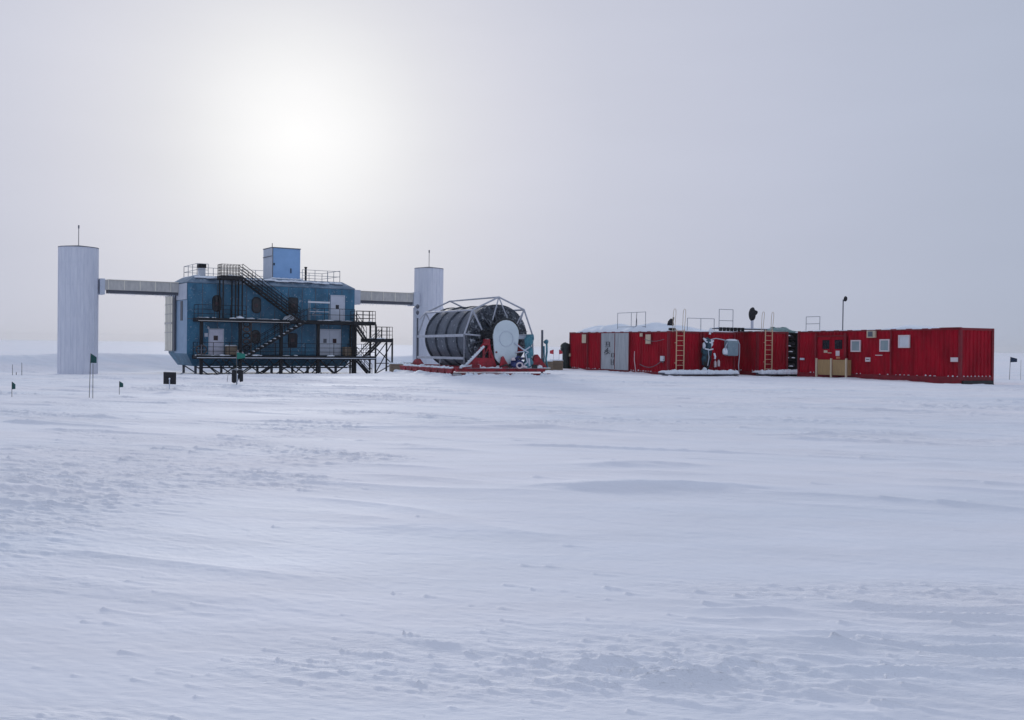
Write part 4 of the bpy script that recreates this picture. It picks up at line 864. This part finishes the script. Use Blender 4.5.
b = MB(); b.tube([(-.05, LR, .4), (-.05, LR, 3.1)], .05, 7); b.lump((-.05, LR, 3.4), .1, .1, .12, 2, .2, flat=False); b.lump((-.05, LR, 3.75), .1, .1, .12, 3, .2, flat=False); b.build('lamp_post', 'greydk', reel)
def yring(b, x, z, y0, y1, ro, ri=0., n=48):
    vs = []; fs = []
    for y in (y0, y1):
        for rr_ in (ro, ri):
            vs += [(x+rr_*math.cos(2*math.pi*k/n), y, z+rr_*math.sin(2*math.pi*k/n)) for k in range(n)]
    for k in range(n):
        k2 = (k+1) % n
        fs += [(k, k2, 2*n+k2, 2*n+k), (n+k2, n+k, 3*n+k, 3*n+k2), (k2, k, n+k, n+k2), (2*n+k, 2*n+k2, 3*n+k2, 3*n+k)]
    b.add(vs, fs)
# drum: slack wrapped hose between hoops
b = MB(); n = 56; nl = 60; vs = []; fs = []
for i in range(nl+1):
    y = .35+(LR-.7)*i/nl; ph_ = ((y-.33) % 1.42)/1.42; bul = .03*math.sin(math.pi*ph_) - .01
    for k in range(n):
        a = 2*math.pi*k/n; q = rd-.06+bul+.02*math.sin(5*a+y*2)+rnd.uniform(-.008, .008)
        vs.append((cx+q*math.cos(a), y, cz+q*math.sin(a)))
for i in range(nl):
    for k in range(n): k2 = (k+1) % n; fs.append((i*n+k, i*n+k2, (i+1)*n+k2, (i+1)*n+k))
fs += [tuple(range(n)), tuple(reversed(range(nl*n, nl*n+n)))]
b.add(vs, fs); drum = b.build('drum', 'hosewrap', reel, True)
for k in range(5): y = .33+k*1.42; b = MB(); yring(b, cx, cz, y, y+(.07 if k else .22), rd+.012, rd-.2); b.build('hoop', 'tarp', drum, True)
# crumpled end sheet
b = MB(); n = 64; vs = []; fs = []; rings_ = 9
for i in range(rings_):
    q = rd*(i+1)/rings_
    for k in range(n):
        a = 2*math.pi*k/n; w_ = (.09*math.sin(7*a+i*.8)+.06*math.sin(13*a-i*1.1)+rnd.uniform(-.03, .03))*min(1, (rings_-1-i)/2)
        vs.append((cx+q*math.cos(a), .24+w_, cz+q*math.sin(a)))
vs.append((cx, .2, cz)); 
for i in range(rings_-1):
    for k in range(n): k2 = (k+1) % n; fs.append((i*n+k, (i+1)*n+k, (i+1)*n+k2, i*n+k2))
fs += [(len(vs)-1, k, (k+1) % n) for k in range(n)]
k0 = len(vs); vs += [(cx+rd*math.cos(2*math.pi*k/n), .345, cz+rd*math.sin(2*math.pi*k/n)) for k in range(n)]
fs += [((rings_-1)*n+k, k0+k, k0+(k+1) % n, (rings_-1)*n+(k+1) % n) for k in range(n)] + [tuple(k0+k for k in range(n))]
b.add(vs, fs); es = b.build('end_sheet', 'endsheet', reel)
b = MB()
for k in range(12):
    a = 2*math.pi*k/12+.2; p0 = (cx+.6*math.cos(a), .08, cz+.6*math.sin(a)); p1 = (cx+rd*.98*math.cos(a), .12, cz+rd*.98*math.sin(a)); b.bar(p0, p1, .05, .04)
b.build('spoke', 'greydk', es)
b = MB()
for k in range(22): b.lump((rnd.uniform(-.3, 4.2), rnd.uniform(-.5, -.3), .44), rnd.uniform(.1, .28), .14, rnd.uniform(.05, .17), 400+k, .35)
for k in range(14): b.lump((-.55, .3+k*.5, .40), .14, rnd.uniform(.15, .3), rnd.uniform(.05, .12), 430+k, .35)
s = b.build('snow_heap', 'pack', reel, True); s['kind'] = 'stuff'
b = MB(); b.box(.15, .55, -.75, -.62, .44, .62); b.bar((.2, -.7, .5), (-.4, -.7, .44), .06); b.build('winch', 'reddk', reel)
b = MB(); b.tube([(1.75, -.66, .5), (2.1, -.72, .62), (2.3, -.70, .48), (2.6, -.72, .58), (2.9, -.70, .46)], .04, 6); b.build('hose', 'blackrub', reel, True)
b = MB(); b.tube([(3.0, -.68, .5), (3.3, -.72, .75), (3.25, -.6, 1.15), (3.5, -.5, 1.3)], .045, 6); b.build('hose', 'palegrey', reel, True)
b = MB(); b.box(3.62, 3.92, -.70, -.62, .44, .62); b.build('control_box', 'blackrub', reel)
# pale upright cover
b = MB(); pts = []; w2 = .76
for k in range(13): a = math.pi*k/12; pts.append((2.20+w2*math.cos(a), -.42, 2.20+.74*math.sin(a)))
for k in range(13): a = math.pi+math.pi*k/12; pts.append((2.20+w2*.86*math.cos(a), -.42, 1.15+.55*math.sin(a)))
b.prism(pts, (0, .12, 0)); cv = b.build('end_cover', 'disc', reel, bevel=.03)
b = MB()
pr = []
for k in range(13): a = math.pi*k/12; pr.append((2.20+(w2+.02)*math.cos(a), -.35, 2.20+.76*math.sin(a)))
b.tube(pr, .075, 7); b.build('cover_rim', 'blackrub', cv, True)
b = MB(); yring(b, 2.20, 1.95, -.445, -.424, .40, .385, 32); b.build('moulded_ring', 'palegrey', cv)
b = MB()
for x in (1.63, 2.80): b.tube([(x, -.46, 1.25), (x, -.41, 1.25)], .05, 8)
b.build('bolt', 'reddk', cv)
b = MB(); b.box(.95, 1.55, -.35, .05, 2.15, 2.35); b.box(1.0, 1.5, -.3, .05, 1.95, 2.1); b.build('axle_bracket', 'steel', reel)
b = MB(); b.lump((1.2, -.2, 1.88), .12, .12, .1, 3); s = b.build('snow_cap', 'pack', reel, True)
b = MB(); b.box(3.05, 3.5, -.2, .0, 1.95, 2.12); b.build('bearing', 'palegrey', reel)
# red sled
b = MB(); b.bar((-.7, -.55, .33), (4.4, -.55, .33), .12, .17); b.bar((-.45, -.40, .36), (-.45, LR+.5, .36), .12, .2); b.bar((4.5, -.4, .36), (4.5, LR+.5, .36), .12, .2); b.bar((-.4, LR+.7, .36), (4.5, LR+.7, .36), .12, .2)
b.bar((1.3, -.45, .36), (1.3, LR+.6, .36), .1, .18); b.bar((2.8, -.45, .36), (2.8, LR+.6, .36), .1, .18); b.build('sled_frame', 'redsled', reel)
b = MB()
for k in range(24): b.lump((-.4+k*.22, -.56, .43), .16, .07, .035, k, .3, 7, 4)
s = b.build('snow_crust', 'pack', reel, True); s['kind'] = 'stuff'
def sidetri(x, pts, d=.10, name='support', m_='redsled'):
    b = MB(); b.prism([(x, y, z) for y, z in pts], (d, 0, 0)); return b.build(name, m_, reel)
# front A shaped support and braces
b = MB(); b.prism([(.0, -.32, .43), (.45, -.32, .95), (1.55, -.32, .95), (1.75, -.32, .43)], (0, .10, 0)); b.bar((.40, -.27, .9), (1.02, -.27, 1.70), .13, .12); b.bar((1.50, -.27, .9), (1.22, -.27, 1.70), .12, .12)
b.box(.98, 1.30, -.36, -.18, 1.60, 1.92); b.box(.92, 1.02, -.34, -.24, .95, 1.66); b.box(1.25, 1.34, -.34, -.24, .95, 1.66); b.bar((.95, -.29, 1.0), (1.3, -.29, 1.6), .07); b.build('support', 'redsled', reel)
b = MB(); b.prism([(1.75, -.62, .43), (1.85, -.62, 1.0), (1.95, -.62, 1.05), (2.35, -.62, .43)], (0, .1, 0)); b.build('support', 'redsled', reel)
b = MB(); b.prism([(2.95, -.3, 1.2), (2.95, -.3, 1.72), (3.4, -.3, 1.35)], (0, .1, 0)); b.build('support', 'redsled', reel)
b = MB(); b.prism([(3.75, -.3, .43), (4.0, -.3, 1.15), (4.15, -.3, 1.15), (4.75, -.3, .43)], (0, .12, 0)); b.build('support', 'redsled', reel)
b = MB(); b.bar((-.1, -.42, .55), (.92, -.42, 1.55), .1, .1)
for k in range(8): b.lump((-.02+k*.12, -.42, .66+k*.115), .1, .07, .05, k, .3, 7, 4)
s = b.build('snow_crust', 'pack', reel, True); s['kind'] = 'stuff'
sidetri(-.15, [(LR+1.2, .15), (LR+.1, .75), (LR-.5, .80), (LR-1.6, .2)]); sidetri(4.2, [(LR+1.2, .15), (LR+.1, .75), (LR-.5, .80), (LR-1.6, .2)])
# scalloped red sled apron along the left side
b = MB(); y0 = .1
for k in range(8):
    y = y0+k*.93; b.prism([(-.62, y, .30), (-.62, y+.90, .30), (-.62, y+.72, -.02), (-.62, y+.5, -.12), (-.62, y+.28, -.04)], (.12, 0, 0))
b.box(-.66, -.48, 0, 7.5, .31, .38); b.build('sled_apron', 'redsled', reel)
b = MB(); b.box(-.62, -.49, -.2, 7.4, -.12, .0)
b.prism([(-.5, -.75, .16), (4.7, -.75, .16), (4.3, -.75, -.02), (3.7, -.75, -.12), (.6, -.75, -.12), (-.2, -.75, .0)], (0, .12, 0)); b.build('runner', 'reddk', reel)
b = MB()
for k in range(24): b.lump((-.3+k*.2, -.85+rnd.uniform(-.05, .05), .0), rnd.uniform(.1, .3), .16, rnd.uniform(.05, .20), 200+k, .35)
for k in range(20): b.lump((-.72, .4*k+.2, .0), .14, .25, .10+.04*rnd.random(), 300+k, .3)
s = b.build('snow_heap', 'pack', reel, True); s['kind'] = 'stuff'
def rl(x, y, z=0): return (RX+x*math.cos(RA)-y*math.sin(RA), RY+x*math.sin(RA)+y*math.cos(RA), z)
t = thing('teal_tarpaulin', 'crumpled teal tarpaulin hanging from the right side of the hose reel frame', 'tarpaulin', rl(3.42, -.45, .45), RA)
b = MB(); r3 = random.Random(4); vs = []; fs = []; n = 12; m_ = 16
for i in range(m_):
    z = 1.75*i/(m_-1); wv = .23-.05*z/1.75+.05*math.sin(i*1.1)
    for k in range(n): a = 2*math.pi*k/n; q = 1+.28*math.sin(3*a+i*.4)+r3.uniform(-.15, .15); vs.append((.04*math.sin(i*.5)+.09*z+wv*q*math.cos(a), .16*q*math.sin(a), z))
for i in range(m_-1):
    for k in range(n): k2 = (k+1) % n; fs.append((i*n+k, i*n+k2, (i+1)*n+k2, (i+1)*n+k))
fs += [tuple(reversed(range(n))), tuple((m_-1)*n+k for k in range(n))]
b.add(vs, fs); b.build('sheet', 'teal', t)
b = MB(); b.tube([(-.75, 0, 1.3), (-.35, -.1, 1.0), (0, -.15, .8)], .04, 6); b.tube([(-.7, 0, .8), (-.3, -.12, .85), (.1, -.15, 1.1)], .035, 6); b.tube([(.05, -.18, .1), (.0, -.18, .5)], .06, 6); b.build('rope', 'palegrey', t)
t = thing('strap_bundle', 'navy and white bundle of straps on the sled below the pale cover', 'strap bundle', rl(2.75, -.62, .44), RA)
b = MB(); b.lump((0, 0, .12), .36, .22, .3, 51, .35); b.tube([(-.3, 0, .35), (0, -.1, .6), (.3, 0, .5), (.1, .05, .3)], .05, 6); b.build('strap', 'navy', t, True)
b = MB(); b.tube([(.02+.17*math.cos(a), -.25, .14+.14*math.sin(a)) for a in [i*math.pi/6 for i in range(13)]], .045, 6, caps=False); b.lump((-.25, -.05, .42), .14, .1, .12, 52, .3); b.lump((.35, -.05, .05), .2, .15, .1, 53, .3); b.build('hose_coil', 'pinkwhite', t, True)
x_, y_, _ = rl(4.62, -.1); t = thing('marker_stake', 'tall grey stake with a teal strap hanging from it, right of the hose reel', 'stake', (x_, y_, .1), 0)
b = MB(); b.tube([(-.08, 0, -.2), (-.1, 0, 2.35)], .06, 7); b.build('stake', 'greydk', t)
b = MB(); b.tube([(.14, 0, 1.7), (.16, -.03, 1.2), (.12, 0, .8), (.2, 0, .35)], .055, 7); b.tube([(.0, -.05, 1.5), (.02, -.05, .9), (-.02, -.04, .4)], .045, 7); b.lump((.12, 0, 1.72), .14, .08, .12, 54, .3, flat=False); b.build('strap', 'teal', t, True)

# ------------------------------------------------------------------ crates in the snow
def ground_pt(u, Y): return ((u-512)/995.6*Y, Y)
def crate_at(label, u, Y, w, d, h, rz, m_='crate', snow=True):
    x, y = ground_pt(u, Y); crate('supply_crate', label, (x, y, gz(x, y)-.05), rz, w, d, h, m_, snow, 'brown crates in the snow beyond the hose reel')
crate_at('brown snow topped crate between the stair tower and the hose reel, nearer the stairs', 396.5, 64, .85, .8, .62, .2)
crate_at('brown snow topped crate between the stair tower and the hose reel, nearer the reel', 408.5, 66, .95, .8, .66, -.1)
crate_at('tan crate just right of the hose reel stake', 546.5, 66, .75, .7, .62, .1)
crate_at('wide tan crate beside the dark olive covered post', 556, 67, .90, .7, .66, -.12)

# ------------------------------------------------------------------ black boards, flags, poles
def board(label, x, y, z0, w, h, post_h, notch=False):
    t = thing('black_board', label, 'sign', (x, y, gz(x, y)-.02), R(8), 'black square boards on posts')
    if notch: poly = [(-w/2, 0, z0), (-w/2, 0, z0+h), (w/2, 0, z0+h), (w/2, 0, z0+.03), (w*.22, 0, z0), (w*.14, 0, z0+.15), (w*.02, 0, z0-.0), (-w*.3, 0, z0-.04)]
    else: poly = [(-w/2, 0, z0), (-w/2, 0, z0+h), (w/2, 0, z0+h-.01), (w/2, 0, z0-.01)]
    b = MB(); b.prism(poly, (0, .03, 0)); b.build('panel', 'black', t)
    b = MB(); b.tube([(0, -.03, -.2), (.0, -.03, post_h)], .018, 7); b.build('post', 'palegrey', t)
    b = MB(); b.lump((0, -.03, post_h), .03, .03, .04, 2); b.build('post_tip', 'pack', t, True)
    return t
board('black square board on a pale post left of the laboratory gable', *ground_pt(169.8, 34.5), .245, .42, .42, .42)
bb = board('black notched square board below the green flag in front of the laboratory', *ground_pt(237.5, 38.5), .13, .43, .46, .42, True)
b = MB(); b.tube([(-.21, 0, .62), (.21, 0, .62)], .015, 6); b.tube([(-.21, -.01, .62), (-.3, -.01, .42)], .01, 5); b.build('top_bar', 'grey', bb)
def flag(label, x, y, ph_, fw, fh, m_, z_=None, lean=0., right=True, r=.012, grp='small cloth marker flags on thin poles', hang=0.):
    z = gz(x, y); t = thing('marker_flag', label, 'flag', (x, y, z), 0, grp)
    b = MB(); b.tube([(0, 0, -.3), (lean, 0, ph_)], r, 6, r*.8); b.build('pole', 'bamboo', t)
    b = MB(); vs = []; fs = []; n = 7; s = 1 if right else -1
    for j, yo in enumerate((0, .008)):
        for i in range(n):
            u = i/(n-1); yy = .06*fw*math.sin(u*5)+yo; drop = -hang*u
            vs += [(lean+s*fw*u, yy, ph_-fh*(.0+.25*u)+drop), (lean+s*fw*u, yy, ph_-fh*(1-.15*u)+drop)]
    for j in range(2):
        o_ = j*2*n
        for i in range(n-1): a = o_+2*i; fs.append((a, a+1, a+3, a+2) if j else (a, a+2, a+3, a+1))
    for i in range(n-1): fs += [(2*i, 2*n+2*i, 2*n+2*i+2, 2*i+2), (2*i+1, 2*i+3, 2*n+2*i+3, 2*n+2*i+1)]
    fs += [(0, 1, 2*n+1, 2*n), (2*n-2, 4*n-2, 4*n-1, 2*n-1)]
    b.add(vs, fs); b.build('flag_cloth', m_, t); return t
def pole(label, x, y, h, r=.010, lean=0.):
    t = thing('marker_pole', label, 'pole', (x, y, gz(x, y)), 0, 'thin bare bamboo marker poles'); b = MB(); b.tube([(0, 0, -.3), (lean*.5, 0, h*.5), (lean, 0, h)], r, 6, r*.8); b.build('bamboo_cane', 'bamboo', t)
    b = MB()
    for k in (1, 2): b.tube([(lean*k/3, 0, h*k/3-.008), (lean*k/3, 0, h*k/3+.008)], r*1.35, 6)
    b.build('cane_node', 'bamboo', t)
flag('dark green flag atop the left of the two tall bamboo poles before the left tower', *ground_pt(89.2, 28.2), 1.28, .17, .27, 'darkgreen', r=.010, hang=.04, lean=.04)
pole('tall bare bamboo pole beside the flagged pole before the left tower', *ground_pt(93, 28.0), 1.0, .010, .0)
flag('small dark green flag between the left tower and the black board', *ground_pt(119.5, 30.6), .42, .12, .19, 'darkgreen', r=.009, hang=.02)
flag('small dark green flag at the far left edge before the left tower', *ground_pt(12.0, 28.4), .44, .10, .22, 'darkgreen', r=.009, hang=.02)
flag('bright green flag on a pale pole in front of the laboratory lower deck', *ground_pt(236.6, 38), 1.28, .33, .26, 'greenflag', r=.013)
flag('small navy flag at the far right beyond the red container', *ground_pt(1009.6, 58), 1.35, .38, .32, 'navyflag', r=.016, lean=.05, hang=.02)
pole('thin bare pole at the right edge of the snow field', *ground_pt(1021, 58), 1.2, .010)
flag('left small red flag between the hose reel and the container', *ground_pt(553.5, 84), 1.35, .32, .40, 'redflag', right=False, r=.012)
flag('right small red flag between the hose reel and the container', *ground_pt(559, 84), 1.35, .30, .40, 'redflag', r=.012)
flag('tiny dark green flag on the far snow between stair tower and right tower', *ground_pt(400, 95), .95, .16, .45, 'darkgreen', r=.03, hang=.1)
pole('leftmost of the three short poles near the left edge', *ground_pt(12.5, 50), .60, .014); pole('shortest of the three short poles near the left edge', *ground_pt(16.3, 49), .20, .016); pole('rightmost of the three short poles near the left edge', *ground_pt(21.8, 49), .66, .014)
pole('short leaning stick beside the notched black board', *ground_pt(227, 41), .33, .010, .05)

# ------------------------------------------------------------------ haze
def haze():
    b = MB(); b.box(-2700, 2700, -2700, 2700, -4.5, 14); me_o = b.build('haze', M['pack']); me_o.data.materials.clear()
    m = bpy.data.materials.new('ice_haze'); m.use_nodes = True; t = m.node_tree; t.nodes.clear()
    o = t.nodes.new('ShaderNodeOutputMaterial'); v = t.nodes.new('ShaderNodeVolumePrincipled'); v.inputs['Color'].default_value = (.97, .98, 1, 1); v.inputs['Density'].default_value = .00018; v.inputs['Anisotropy'].default_value = .3
    t.links.new(v.outputs[0], o.inputs['Volume']); me_o.data.materials.append(m); me_o['kind'] = 'stuff'
haze()
